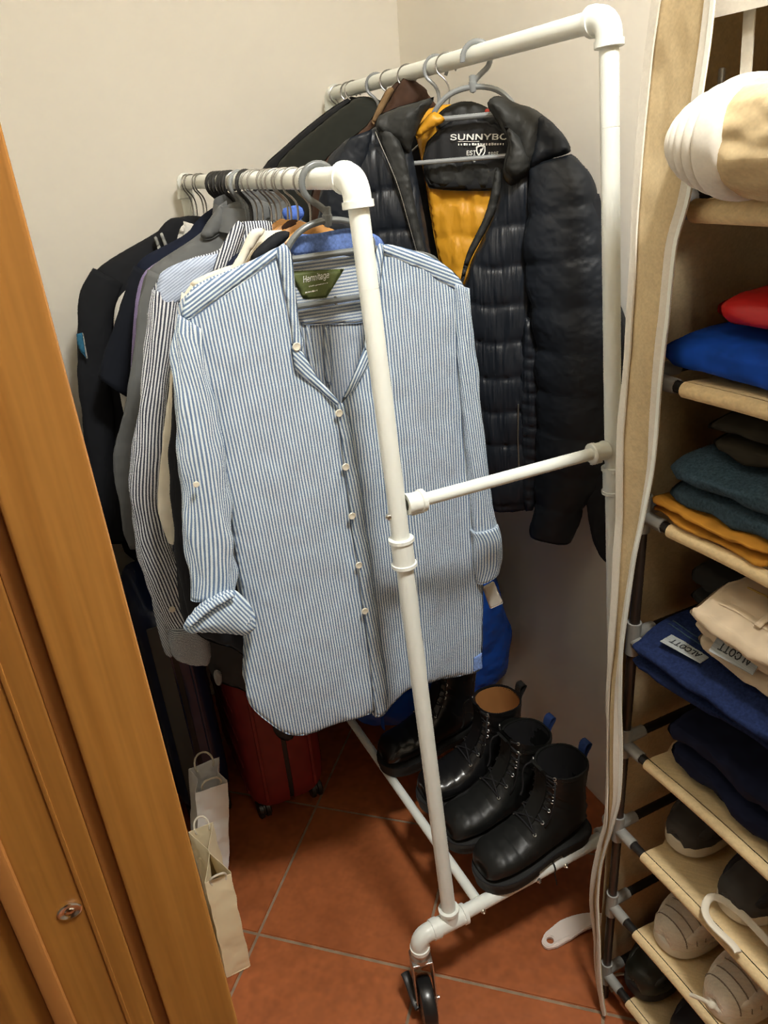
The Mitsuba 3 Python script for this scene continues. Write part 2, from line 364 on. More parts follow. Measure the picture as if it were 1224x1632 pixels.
# door reveal seen at the left: boards and rubber seals of the frame
tr = 'trim_1'
labels[tr] = {'kind': 'structure', 'label': 'orange-brown wooden door frame'}
d0 = YJ+.8334
azx = lambda a, d: CAM[0]+math.tan(math.radians(a))*d
x_edge, x_b = azx(1.1, d0), azx(-5.75, d0)
obj('casing_board', box(x_b, x_edge, YJ, YJ+.06, -.0, 2.1, .004), 'm_wood', tr)
d1 = d0+.012
obj('rubber_seal', box(azx(-7.1, d1), x_b+.002, YJ+.010, YJ+.05, 0, 2.1, .003), 'm_seal', tr)
obj('stop_board', box(azx(-13.36, d1), azx(-7.05, d1), YJ+.006, YJ+.06, 0, 2.1, .002), 'm_wood', tr)
obj('fine_bead', box(azx(-9.3, d1), azx(-8.9, d1), YJ+.0045, YJ+.02, 0, 2.1, .001), 'm_wood', tr)
obj('rubber_seal', box(azx(-15.0, d1), azx(-13.3, d1), YJ+.002, YJ+.05, 0, 2.1, .004), 'm_seal', tr)
obj('jamb_board', box(LX-.30, azx(-14.95, d1), YJ+.012, YJ+.06, 0, 2.1, .003), 'm_wood', tr)
obj('head_board', box(LX-.30, LX+.006, -1.25, YJ, 2.08, 2.14, .003), 'm_wood', tr)
obj('opposite_jamb', box(LX-.165, LX+.006, -1.27, -1.22, 0, 2.1, .003), 'm_wood', tr)
hx = azx(-10.5, d1); hz = CAM[2]-.878/.8274*d1
hole = lathe_axis((hx, YJ+.0062, hz), (0, -1, 0), [(0, .0098), (.0012, .0098), (.0018, .0085), (.0012, .0066), (.0008, .006), (.0006, .004), (.0014, .003), (.0016, 0)])
hole.apply_translation((0, 0, -hz)); hole.apply_scale([1, 1, .85]); hole.apply_translation((0, 0, hz))
obj('strike_plate', hole, 'm_chrome', tr, label='small round chrome strike plate')

# ceiling lamp
lamp = thing('ceiling_lamp', 'round frosted glass ceiling lamp above the wardrobe front', 'lamp')
obj('base', lathe_axis((LAMP[0], LAMP[1], CEIL), (0, 0, -1), [(0, .13), (.018, .13), (.02, .12), (.02, 0)]), 'm_pipe', lamp)
k = obj('glass_shade', lathe_axis((LAMP[0], LAMP[1], CEIL-.021), (0, 0, -1), [(0, .118), (.015, .116), (.035, .098), (.05, .06), (.055, .0)]), 'm_pipe', lamp)
scene[k]['emitter'] = {'type': 'area', 'radiance': rgb([LAMP_POWER*c for c in LAMP_COLOUR])}

# ------------------------------------------------------------------ the clothes rack
HL, HR, WD, ZM, ZB, LL, LR = 1.4778, 1.6419, 0.3945, 1.0404, 0.20, 1.025, 1.005
LEANX, LEANY = -0.0214, 0.0692
RP = .01335
def post(x, y, z): return np.array([x+LEANX*(z-ZB), y+LEANY*(z-ZB), z])
XL, XR = post(0, 0, HL)[0], post(WD, 0, HR)[0]
YL0, YR0 = post(0, 0, HL)[1], post(0, 0, HR)[1]
rack = thing('clothes_rack', 'white pipe clothes rack on casters with two rails of different heights', 'clothes rack')
def elbow(a, d1, d2, r=.0178, R=.021):
    """a 90 degree fitting with its corner at a and sockets towards d1 and d2."""
    a, d1, d2 = (np.asarray(q, float) for q in (a, d1, d2)); d1 = d1/np.linalg.norm(d1); d2 = d2/np.linalg.norm(d2)
    pth = [a+d1*.031, a+d1*R]+[a+d1*R*(1-math.sin(t))+d2*R*(1-math.cos(t)) for t in np.linspace(.1, math.pi/2-.1, 9)]+[a+d2*R, a+d2*.031]
    m = tube(pth, r, 28)
    rim = [(.026, r), (.0262, r+.0022), (.0345, r+.0024), (.0352, r+.001), (.0352, RP)]
    return cat(m, lathe_axis(a, d1, rim), lathe_axis(a, d2, rim))
def coupler(a, d, l=.024, r=.0168):
    return lathe_axis(a, d, [(-l, RP), (-l, r+.0012), (-l+.001, r+.0024), (-l+.006, r+.0024), (-l+.0065, r), (l-.0065, r), (l-.006, r+.0024), (l-.001, r+.0024), (l, r+.0012), (l, RP)])
def tee(a, d, up, l=.033, r=.0172):
    a, d, up = (np.asarray(q, float) for q in (a, d, up)); d = d/np.linalg.norm(d); up = up/np.linalg.norm(up)
    body = lathe_axis(a, d, [(-l, RP), (-l, r+.002), (-l+.007, r+.002), (-l+.0075, r), (l-.0075, r), (l-.007, r+.002), (l, r+.002), (l, RP)])
    return cat(body, lathe_axis(a, up, [(0, r), (.026, r), (.0262, r+.002), (.033, r+.0022), (.0335, RP)]))
def bolt(a, d):
    return cat(lathe_axis(a, d, [(-.002, .0001), (-.002, .0052), (.002, .0052), (.0036, .0042), (.0044, 0)], 14), lathe_axis(a, d, [(.003, .0026), (.0062, .0026), (.0066, 0)], 8))
YAX, XAX, ZAX = np.array([0, 1.0, 0]), np.array([1.0, 0, 0]), np.array([0, 0, 1.0])
for (x, H, L) in ((0, HL, LL), (WD, HR, LR)):
    for y in (0, L):
        top, low = post(x, y, H), post(x, y, ZB); up = (top-low)/np.linalg.norm(top-low)
        zc = .968 if x == 0 else .985
        zj = H-.132
        obj('post', cat(cyl(low+up*.005, post(x, y, zc), RP), ), 'm_pipe', rack)
        obj('post', cat(cyl(post(x, y, zc), post(x, y, zj-.0005), RP), cyl(post(x, y, zj+.0005), top-up*.02, RP), cyl(post(x, y, zj-.002), post(x, y, zj+.002), RP-.0008)), 'm_pipe', rack)
        obj('coupler', coupler(post(x, y, zc), up), 'm_pipe', rack)
        obj('elbow', elbow(top, YAX if y == 0 else -YAX, -up), 'm_pipe', rack)
    a = post(x, 0, H)
    obj('hanging_rail', cyl(a+YAX*.02, a+YAX*(L-.02), RP*1.06), 'm_pipe', rack)
for y in (0, 1.02):
    obj('cross_bar', cyl((-.045, y, ZB), (WD+.045, y+.014, ZB), RP), 'm_pipe', rack)
    for x, s in ((0, -1), (WD, 1)):
        low = post(x, y, ZB); up = post(x, y, 1)-low
        obj('tee', tee((x, y+.014*x/WD, ZB), XAX, up), 'm_pipe', rack)
        obj('elbow', elbow((x+s*.066, y+(.014 if s > 0 else 0), ZB), (-s, 0, 0), (0, 0, -1), .0165, .02), 'm_pipe', rack)
        cx_, cy_ = x+s*.066, y+(.014 if s > 0 else 0)
        yaw = math.radians(14 if (s < 0 and y == 0) else (70 if y else -30))
        dv = np.array([math.sin(yaw), math.cos(yaw), 0]); sv = np.array([dv[1], -dv[0], 0])
        ax = np.array([cx_, cy_, 0])-dv*.022
        WR = .046
        wheel = lathe_axis(ax+ZAX*WR, sv, [(-.013, .006), (-.0145, .012), (-.0145, .034), (-.0125, WR-.003), (-.009, WR-.0008), (0, WR), (.009, WR-.0008), (.0125, WR-.003), (.0145, .034), (.0145, .012), (.013, .006)], 40)
        cs = obj('caster', cat(lathe_axis((cx_, cy_, .163), (0, 0, -1), [(0, 0), (0, .0165), (.006, .0165), (.010, .019), (.017, .019), (.019, .012), (.019, 0)]), cyl((cx_, cy_, .12), (cx_, cy_, .17), .006)), 'm_zinc', rack, label='swivel caster with black wheel and steel fork')
        fork = []
        for e in (-1, 1):
            o = [(cx_+dv[0]*q-e*sv[0]*-.0175, cy_+dv[1]*q-e*sv[1]*-.0175, zz) for q, zz in ((.017, .140), (.012, .108), (-.004, .066), (-.017, .034), (-.031, .034), (-.031, .06), (-.023, .108), (-.017, .140))]
            o = np.array(o); o2 = o+sv*e*.0022; n_ = len(o)
            f_ = [[0, i, i+1] for i in range(1, n_-1)]+[[n_, n_+i+1, n_+i] for i in range(1, n_-1)]+sum([[[i, n_+i, n_+(i+1) % n_], [i, n_+(i+1) % n_, (i+1) % n_]] for i in range(n_)], [])
            fork.append(TM(np.vstack([o, o2]), f_))
        plate = box(-.0195, .0195, -.018, .018, .1385, .1445, .002); R_ = np.eye(4); R_[:3, 0], R_[:3, 1] = sv, dv; R_[:2, 3] = (cx_, cy_); plate.apply_transform(R_)
        obj('fork', cat(plate, *fork), 'm_zinc', cs); obj('wheel', wheel, 'm_black_rubber', cs)
        obj('axle_bolt', cat(bolt(ax+ZAX*WR-sv*.0195, -sv), bolt(ax+ZAX*WR+sv*.0195, sv)), 'm_zinc', cs)
        if s < 0 or y == 0:
            lv = np.array([ax+ZAX*(WR+.000)-sv*.019-dv*.012, ax+ZAX*(WR+.006)-sv*.022+dv*.0-ZAX*.004, ax+ZAX*(WR+.020)-sv*.026+dv*.026, ax+ZAX*(WR+.026)-sv*.03+dv*.045])
            obj('brake_lever', tube(spline(lv, 14), np.linspace(.006, .009, 14), 10, flat=.45), 'm_black_plastic', cs)
a, b = post(0, 0, ZM), post(WD, 0, ZM); dx = (b-a)/np.linalg.norm(b-a)
obj('cross_bar', cyl(a+dx*.03, b-dx*.03, .0099), 'm_pipe', rack)
for e, d in ((a, dx), (b, -dx)):
    obj('cap_fitting', cat(lathe_axis(e+d*.0148, d, [(0, .009), (0, .0158), (.003, .0166), (.010, .0152), (.021, .0152), (.0225, .0172), (.029, .0172), (.0305, .0150), (.0305, .0099)]),
        box(e[0]+d[0]*.033-.011, e[0]+d[0]*.033+.011, e[1]-.003, e[1]+.003, e[2]-.0195, e[2]-.015, .001)), 'm_pipe', rack)
    obj('bolt', bolt(e-d*.0135-ZAX*.012, -d), 'm_chrome', rack)
for xa, xb in ((.066, .046), (.338, .330)):
    obj('bottom_rail', cyl((xa, .014, ZB), (xb, 1.005, ZB), .0099), 'm_pipe', rack)
    obj('bolt', bolt((xa, -.0135+.004, ZB-.004), -YAX+np.array([0, 0, -.3])), 'm_chrome', rack)
obj('bolt', bolt((.196, -.006, ZB-.003), -YAX+np.array([0, 0, -.3])), 'm_chrome', rack)
obj('bolt', bolt((.262, -.004, ZB-.003), -YAX+np.array([0, 0, -.3])), 'm_chrome', rack)
an = np.linspace(0, 2*math.pi, 30)[:-1]
ct = tag(obj('cable_tie', cat(tube([(.236, .009+.0152*math.cos(q), ZB+.0152*math.sin(q)) for q in an], .0016, 8, closed=True), tube([(.236, -.005, ZB-.010), (.236, -.008, ZB-.022), (.238, -.010, ZB-.038)], .0012, 8)), 'm_cable_tie'),
    'black cable tie looped round the lower front bar of the rack', 'cable tie')

# ------------------------------------------------------------------ hangers
def hook_path(c, a, rr=.0195, drop=.072, lean=0.0):
    """wire hook over the rail axis point c; a = unit direction of the hook's plane."""
    cz = RP*1.06+.0018-rr
    p = []
    for t in np.linspace(math.radians(-35), math.radians(235), 22):
        p.append(c+a*rr*math.cos(t)+ZAX*(cz+rr*math.sin(t)))
    p += [c+a*(.0*rr)+ZAX*(cz-rr*1.45), c+ZAX*(-drop+.01), c+ZAX*(-drop)]
    p = np.array(p)
    return np.vstack([p[:20], spline(p[19:], 16)[1:]])
def arms(c, a, drop, half=.205, down=.11, r=.0065, wood=False):
    pts = [c+a*half*q+ZAX*(-drop-down*abs(q)**1.15) for q in np.linspace(-1, 1, 25)]
    return tube(pts, np.where(np.abs(np.linspace(-1, 1, 25)) > .96, r*.8, r), 12, flat=1.5 if wood else 1.0)
def hanger(side, y, kind, rot, label, group, drop=.085, half=.2, down=.12):
    drop = .068 if kind == 'wood' else max(drop, .082)
    c = np.array([XL if side == 'L' else XR, y, HL if side == 'L' else HR])
    rt = math.radians(rot); a = np.array([math.cos(rt), math.sin(rt), 0])
    k = thing('clothes_hanger', label, 'hanger', group)
    if kind == 'wood':
        obj('hook', tube(hook_path(c, a, drop=drop), .0016, 10), 'm_steel', k, label='steel wire hook'); obj('body', arms(c, a, drop, half, down, .0078, True), 'm_hanger_wood', k)
    elif kind == 'wire':
        obj('hook', tube(hook_path(c, a, drop=drop), .0016, 10), 'm_steel', k); obj('body', arms(c, a, drop, half, down, .0022), 'm_steel', k)
    elif kind == 'dark':
        obj('hook', tube(hook_path(c, a, drop=drop), .0017, 10), 'm_steel', k); obj('body', arms(c, a, drop, half, down, .007), 'm_hanger_black', k)
    else:
        m_ = 'm_hanger_black' if kind == 'black' else 'm_hanger_metallic'
        obj('hook', tube(hook_path(c, a, .0215, drop), .0034, 10), m_, k); obj('body', arms(c, a, drop, half, down, .006), m_, k)
    return k
def loop_hanger(side, y, rot, label, mat, loop, lower, hook_r=.024, sgn=1):
    """plastic hanger with a D-shaped loop under the hook and a straight lower bar"""
    c = np.array([XL if side == 'L' else XR, y, HL if side == 'L' else HR]); rt = math.radians(rot); a = np.array([math.cos(rt), math.sin(rt), 0])*sgn
    k = thing('clothes_hanger', label, 'hanger')
    cz = RP*1.06+.0045-hook_r; p = [c+a*hook_r*math.cos(t)+ZAX*(cz+hook_r*math.sin(t)) for t in np.linspace(math.radians(-10), math.radians(225), 20)]
    zt = loop['top']-c[2]
    xs = loop.get('cx', 0.0)
    q = spline(np.array([p[-1], c+a*(-hook_r*.25)+ZAX*(cz-hook_r*1.05), c+a*xs*sgn+a*hook_r*.22+ZAX*(cz-hook_r*1.5), c+a*hook_r*.3+ZAX*(zt+.004)]), 18)
    hk = np.vstack([p, q[1:]])
    obj('hook', cat(tube(hk, .0046, 14), ), mat, k)
    cc = c+a*hook_r*.3
    obj('collar', lathe_axis(cc+ZAX*(zt+.012), (0, 0, -1), [(-.006, .004), (-.005, .0062), (.004, .0062), (.005, .0072), (.011, .0072), (.020, .005), (.022, 0)], 16), mat, k)
    w, zb_ = loop['half'], loop['bottom']-c[2]
    h_ = zt-zb_
    pts = [cc+a*w*sx+ZAX*(zb_+h_*hz_) for sx, hz_ in ((0, 0), (.5, 0), (.86, 0), (.98, .05), (1.0, .16), (.93, .38), (.78, .62), (.55, .84), (.28, .96), (0, 1.0), (-.28, .96), (-.55, .84), (-.78, .62), (-.93, .38), (-1.0, .16), (-.98, .05), (-.86, 0), (-.5, 0))]
    pp = np.array(pts); pp = np.vstack([pp, pp[:1]]); s_ = np.r_[0, np.cumsum(np.linalg.norm(np.diff(pp, axis=0), axis=1))]
    pp = CubicSpline(s_, pp, bc_type='periodic')(np.linspace(0, s_[-1], 70)[:-1])
    obj('neck_loop', tube(pp, .0046, 12, closed=True), mat, k)
    zl = lower['z']-c[2]
    obj('lower_bar', cat(tube([cc+a*sx*lower['half']+ZAX*zl for sx in (-1, 1)], .0042, 10), tube([cc+ZAX*(zl+.006), cc+ZAX*(zl-.006)], .0022, 8)), mat, k)
    sh = lower.get('tip', .2); obj('shoulder_arm', cat(*[tube(spline(np.array([cc+a*e*w*.96+ZAX*(zb_+.004), cc+a*e*(w+(sh-w)*.5)+ZAX*(zb_-.012), cc+a*e*sh+ZAX*(zb_*.5+zl*.5), cc+a*e*lower['half']+ZAX*zl]), 16), .0046, 10) for e in (-1, 1)]), mat, k)
    return k

# ------------------------------------------------------------------ the striped shirt in front
A = Plane(0, .200)
def shirt_fold(s, z):
    k = np.clip((1.36-z)/.75, 0, 1)
    n1 = meshkit.fbm(np.stack([s*13+3, z*1.2, 0*s], -1), 2, 5)-.5
    n2 = meshkit.fbm(np.stack([s*5+z*3, z*6-s*3, 0*s+2], -1), 2, 8)-.5
    n3 = meshkit.fbm(np.stack([s*34+z*12, z*26, 0*s+4], -1), 2, 9)-.5
    return .034*k*n1+.012*n2+.005*n3*(1-k*.2)-.022*k*np.exp(-((s+.03)/.09)**2)
front = thing('shirt', 'blue and white striped band-collar shirt hanging at the front of the lower rail', 'shirt')
BACK = [(-0.089, 1.389), (-0.183, 1.370), (-0.233, 1.349), (-0.249, 1.325), (-0.243, 1.277), (-0.230, 1.156), (-0.231, 1.013), (-0.235, 0.818), (-0.259, 0.686), (-0.214, 0.604), (-0.147, 0.569), (-0.019, 0.581), (0.102, 0.579), (0.213, 0.562), (0.218, 0.795), (0.217, 1.045), (0.204, 1.201), (0.195, 1.284), (0.185, 1.322), (0.134, 1.354), (0.064, 1.371), (0.011, 1.369), (-0.046, 1.376)]
me, uv = cloth(A, BACK, .004, .03, .010, .036, folds(.02, 12, 1.2, 4, 1.36))
obj('back_panel', me, 'm_seersucker_inside', front, uv=uv)
FRONT_L = [(-0.092, 1.406), (-0.107, 1.399), (-0.162, 1.382), (-0.215, 1.370), (-0.233, 1.361), (-0.251, 1.333), (-0.254, 1.301), (-0.239, 1.247), (-0.230, 1.163), (-0.233, 1.055), (-0.238, 0.933), (-0.240, 0.835), (-0.259, 0.736), (-0.262, 0.702), (-0.249, 0.667), (-0.220, 0.618), (-0.198, 0.597), (-0.166, 0.585), (-0.124, 0.589), (-0.062, 0.587), (-0.029, 0.596), (-0.021, 0.702), (-0.025, 0.846), (-0.025, 0.966), (-0.026, 1.065), (-0.030, 1.149), (-0.040, 1.171), (-0.067, 1.203), (-0.092, 1.227), (-0.099, 1.257), (-0.093, 1.292), (-0.091, 1.335), (-0.091, 1.372)]
me, uv = cloth(A, FRONT_L, .008, .05, .0085, -.012, shirt_fold, ang=2.0)
obj('front_panel', me, 'm_seersucker', front, uv=uv)
FRONT_R = [(-0.040, 1.171), (-0.022, 1.195), (0.001, 1.221), (0.019, 1.274), (0.031, 1.318), (0.038, 1.352), (0.047, 1.384), (0.063, 1.384), (0.121, 1.361), (0.164, 1.331), (0.180, 1.304), (0.182, 1.239), (0.187, 1.157), (0.195, 1.058), (0.204, 0.939), (0.208, 0.837), (0.201, 0.731), (0.200, 0.617), (0.198, 0.579), (0.179, 0.574), (0.137, 0.576), (0.089, 0.595), (0.056, 0.606), (0.023, 0.603), (-0.007, 0.585), (-0.026, 0.571), (-0.042, 0.574), (-0.050, 0.592), (-0.049, 0.713), (-0.047, 0.854), (-0.048, 0.972), (-0.048, 1.071)]
me, uv = cloth(A, FRONT_R, .008, .05, .0085, -.010, shirt_fold, ang=1.0)
obj('front_panel', me, 'm_seersucker', front, uv=uv)
PLK = [(-0.051, 1.176), (-0.036, 1.173), (-0.028, 1.069), (-0.026, 0.970), (-0.025, 0.852), (-0.021, 0.708), (-0.019, 0.601), (-0.035, 0.584), (-0.049, 0.596), (-0.045, 0.717), (-0.048, 0.859), (-0.049, 0.977), (-0.050, 1.075)]
me, uv = cloth(A, PLK, .0025, .006, .006, -.0235, shirt_fold, ang=5.0)
obj('button_placket', me, 'm_seersucker', front, uv=uv)
LAP_L = [(-0.108, 1.274), (-0.095, 1.266), (-0.089, 1.252), (-0.075, 1.219), (-0.045, 1.175), (-0.052, 1.171), (-0.074, 1.198), (-0.095, 1.219), (-0.107, 1.234), (-0.108, 1.250)]
me, uv = cloth(A, LAP_L, .003, .008, .005, -.026, lambda s, z: .004*np.sin(s*60), smooth=0, ang=40)
obj('lapel', me, 'm_seersucker', front, uv=uv)
LAP_R = [(-0.044, 1.173), (-0.036, 1.188), (-0.019, 1.212), (0.000, 1.240), (0.015, 1.268), (0.019, 1.239), (0.005, 1.213), (-0.018, 1.191)]
me, uv = cloth(A, LAP_R, .003, .008, .005, -.024, lambda s, z: .004*np.sin(s*70+1), smooth=0, ang=-35)
obj('lapel', me, 'm_seersucker', front, uv=uv)
COL_L = [(-0.113, 1.399), (-0.098, 1.405), (-0.091, 1.395), (-0.090, 1.369), (-0.092, 1.327), (-0.092, 1.293), (-0.088, 1.268), (-0.095, 1.253), (-0.105, 1.260), (-0.104, 1.286), (-0.106, 1.321), (-0.109, 1.363)]
me, uv = cloth(A, COL_L, .003, .01, .005, -.024, None, ang=-6)
obj('collar_band', me, 'm_seersucker', front, uv=uv)
COL_R = [(0.038, 1.390), (0.049, 1.386), (0.040, 1.344), (0.030, 1.301), (0.021, 1.266), (0.008, 1.240), (0.002, 1.245), (0.011, 1.277), (0.022, 1.320), (0.029, 1.362)]
me, uv = cloth(A, COL_R, .003, .01, .005, -.022, None, ang=6)
obj('collar_band', me, 'm_seersucker', front, uv=uv)
COLIN = [(-0.076, 1.407), (-0.063, 1.410), (-0.035, 1.406), (-0.006, 1.409), (0.019, 1.410), (0.053, 1.399), (0.068, 1.384), (0.060, 1.369), (0.020, 1.373), (-0.019, 1.376), (-0.058, 1.379), (-0.078, 1.385)]
me, uv = cloth(A, COLIN, .004, .012, .006, .034, lambda s, z: -.02*np.abs(s+.035)/.1)
obj('inner_collar', me, 'm_chambray', front, uv=uv, label='blue chambray inside of the collar')
YOKE = [(-0.082, 1.386), (-0.024, 1.378), (0.015, 1.374), (0.057, 1.372), (0.051, 1.330), (0.041, 1.285), (0.033, 1.271), (-0.026, 1.278), (-0.080, 1.285), (-0.079, 1.321), (-0.080, 1.356)]
me, uv = cloth(A, YOKE, .0025, .01, .006, .0285, None, ang=90)
obj('yoke', me, 'm_seersucker_inside', front, uv=uv)
for q in (498, 522, 540):
    pass
PLEATS = [[(-0.066, 1.284), (-0.058, 1.283), (-0.057, 1.246), (-0.056, 1.207), (-0.067, 1.209), (-0.069, 1.248)], [(-0.037, 1.279), (-0.029, 1.278), (-0.030, 1.231), (-0.034, 1.182), (-0.045, 1.194), (-0.042, 1.234)]]
for p_ in PLEATS:
    me, uv = cloth(A, p_,   .003, .006, .005, .029, None, ang=4); obj('pleat', me, 'm_seersucker_inside', front, uv=uv)
for sh_, dp in (([(-0.097, 1.405), (-0.094, 1.394), (-0.148, 1.368), (-0.204, 1.342), (-0.236, 1.325), (-0.253, 1.329), (-0.234, 1.362), (-0.207, 1.371), (-0.154, 1.385)], -.021), ([(0.045, 1.387), (0.064, 1.384), (0.129, 1.360), (0.168, 1.329), (0.183, 1.303), (0.176, 1.294), (0.150, 1.314), (0.097, 1.347), (0.044, 1.372)], -.0185)):
    me, uv = cloth(A, sh_, .003, .012, .006, dp, None, ang=(-62 if dp < -.02 else 66)); obj('shoulder_yoke', me, 'm_seersucker', front, uv=uv)
# sleeves
SL = [[*[(-0.254, 1.335), (-0.231, 1.315)]], [*[(-0.266, 1.301), (-0.231, 1.270)]], [*[(-0.278, 1.240), (-0.227, 1.203)]], [*[(-0.291, 1.154), (-0.229, 1.118)]], [*[(-0.301, 1.071), (-0.233, 1.037)]], [*[(-0.308, 0.992), (-0.238, 0.971)]], [*[(-0.315, 0.919), (-0.247, 0.913)]]]
me, uv = limb(A, SL, -.024, .42, 36, .007, .009, 3, maxd=.024)
obj('sleeve', me, 'm_seersucker', front, uv=uv)
CUFF = [(-0.339, 0.891), (-0.330, 0.902), (-0.310, 0.919), (-0.281, 0.929), (-0.253, 0.930), (-0.245, 0.919), (-0.234, 0.900), (-0.227, 0.867), (-0.231, 0.855), (-0.245, 0.848), (-0.257, 0.849), (-0.287, 0.865), (-0.316, 0.877), (-0.333, 0.880)]
me, uv = cloth(A, CUFF, .024, .03, .006, -.046, None, ang=28)
obj('rolled_cuff', me, 'm_seersucker', front, uv=uv)
CUFF2 = [(-0.341, 0.909), (-0.313, 0.928), (-0.286, 0.938), (-0.259, 0.942), (-0.255, 0.930), (-0.285, 0.923), (-0.309, 0.912), (-0.330, 0.900)]
me, uv = cloth(A, CUFF2, .006, .012, .005, -.070, None, ang=28)
obj('cuff_fold', me, 'm_seersucker', front, uv=uv)
CUFFM = [(-0.259, 0.876), (-0.250, 0.882), (-0.236, 0.886), (-0.239, 0.877), (-0.250, 0.870)]
me, uv = cloth(A, CUFFM, .006, .01, .004, -.064, None, ang=10)
obj('cuff_mouth', me, 'm_seersucker_inside', front, uv=uv)
SR = [[*[(0.160, 1.317), (0.184, 1.308)]], [*[(0.162, 1.253), (0.192, 1.228)]], [*[(0.163, 1.174), (0.199, 1.144)]], [*[(0.168, 1.079), (0.207, 1.041)]], [*[(0.174, 0.988), (0.217, 0.946)]], [*[(0.178, 0.891), (0.231, 0.873)]], [*[(0.181, 0.842), (0.235, 0.836)]]]
me, uv = limb(A, SR, -.020, .5, 30, .007, .006, 6, maxd=.022)
obj('sleeve', me, 'm_seersucker', front, uv=uv)
CR = [[*[(0.175, 0.894), (0.229, 0.894)]], [*[(0.178, 0.871), (0.237, 0.861)]], [*[(0.180, 0.823), (0.238, 0.827)]], [*[(0.186, 0.783), (0.231, 0.798)]]]
me, uv = limb(A, CR, -.022, .6, 30, .005, .003, 2, maxd=.026)
obj('turned_cuff', me, 'm_seersucker', front, uv=uv)
PATCH = [(0.176, 0.619), (0.193, 0.627), (0.193, 0.588), (0.173, 0.587)]
me, uv = cloth(A, PATCH, .002, .006, .004, -.020, shirt_fold, smooth=0); obj('hem_patch', me, 'm_blue_patch', front, uv=uv, label='plain blue patch at the hem')
for (s_, z_) in [(-0.050, 1.160), (-0.050, 1.075), (-0.049, 0.992), (-0.048, 0.905), (-0.047, 0.818)]:
    dpt = float(shirt_fold(np.array([s_]), np.array([z_]))[0])-.0275
    b_ = lathe_axis(A.P(s_, dpt, z_), -A.n, [(0, .0058), (.0016, .0060), (.0026, .0050), (.0019, .0036), (.0019, 0)], 20)
    obj('button', b_, 'm_button', front)
(s_, z_), = [(-0.102, 1.268)]
obj('button', lathe_axis(A.P(s_, -.0285, z_), -A.n, [(0, .0058), (.0016, .0060), (.0026, .0050), (.0019, .0036), (.0019, 0)], 20), 'm_button', front)
(s_, z_), = [(-0.278, 1.110)]
obj('button', lathe_axis(A.P(s_, -.050, z_), -A.n, [(0, .0042), (.0016, .0044), (.0022, .0036), (.0022, 0)], 16), 'm_button', front)
LAB = [(-0.083, 1.362), (0.003, 1.355), (-0.030, 1.318), (-0.065, 1.321)]
lv = np.array(LAB); me, uv = cloth(A, LAB, .0008, .002, .006, .0248, None, smooth=0)
lab = obj('brand_label', me, 'm_label_green', front, uv=uv, label='green trapezoid label with white lettering')
def put_text(text, h, pl, s, z, depth, rot, mat, parent, shear=0.0, bold=False, name='lettering', width=None):
    m = meshkit.text_mesh(text, h, .0004, bold); v = np.array(m.vertices)
    if width: v[:, 0] *= width/np.ptp(v[:, 0])
    v[:, 0] -= v[:, 0].min(); v[:, 0] += shear*v[:, 1]
    r = math.radians(rot); s2 = s+v[:, 0]*math.cos(r)-v[:, 1]*math.sin(r); z2 = z+v[:, 0]*math.sin(r)+v[:, 1]*math.cos(r)
    m = TM(pl.P(s2, depth-v[:, 2], z2), m.faces)
    return obj(name, m, mat, parent, smooth=False)
ltx = [(-0.063, 1.344), (-0.060, 1.336), (-0.059, 1.332)]
put_text('Hermitage', .0090, A, ltx[0][0], ltx[0][1], .0235, 2.5, 'm_print_white', lab, .18, width=.040)
def dashes(pl, s, z, depth, width, h, n, mat, parent, seed=0, rot=0.0):
    """a row of fine print too small to read: short strokes of uneven length"""
    r_ = random.Random(seed); ms = []; c_, s_ = math.cos(math.radians(rot)), math.sin(math.radians(rot)); x = 0
    w = width/n
    for i in range(n):
        l = w*r_.uniform(.35, .8); q = np.array([[x, 0], [x+l, 0], [x+l, h*r_.uniform(.7, 1)], [x, h*r_.uniform(.7, 1)]]); x += w
        P2 = pl.P(s+q[:, 0]*c_-q[:, 1]*s_, depth, z+q[:, 0]*s_+q[:, 1]*c_)
        ms.append(TM(np.vstack([P2, P2-pl.n*.0003]), [[0, 1, 2], [0, 2, 3], [4, 6, 5], [4, 7, 6], [0, 4, 5], [0, 5, 1], [1, 5, 6], [1, 6, 2], [2, 6, 7], [2, 7, 3], [3, 7, 4], [3, 4, 0]]))
    return obj('fine_print', cat(*ms), mat, parent, smooth=False)
dashes(A, ltx[1][0]+.005, ltx[1][1]+.001, .0235, .030, .0016, 12, 'm_print_white', lab, 1, 2.5)
dashes(A, ltx[2][0]-.003, ltx[2][1]-.003, .0235, .020, .0022, 9, 'm_print_white', lab, 2, 2.5)
TAGP = [(0.216, 0.749), (0.242, 0.754), (0.264, 0.696), (0.233, 0.693)]
me, uv = cloth(A, TAGP, .0006, .002, .006, .012, None, smooth=0)
tag(obj('paper_tag', me, 'm_white_tag', uv=uv), 'white paper tag hanging below the right cuff of the striped shirt', 'tag')
hp = [(-0.030, 1.424), (-0.035, 1.379), (-0.043, 1.314), (-0.097, 1.388)]
loop_hanger('L', .214, 0, 'grey plastic hanger inside the striped shirt at the rail end', 'm_hanger_grey', {'top': hp[0][1], 'bottom': hp[1][1], 'half': .066}, {'z': hp[2][1], 'half': .15, 'tip': .17}, .0245)

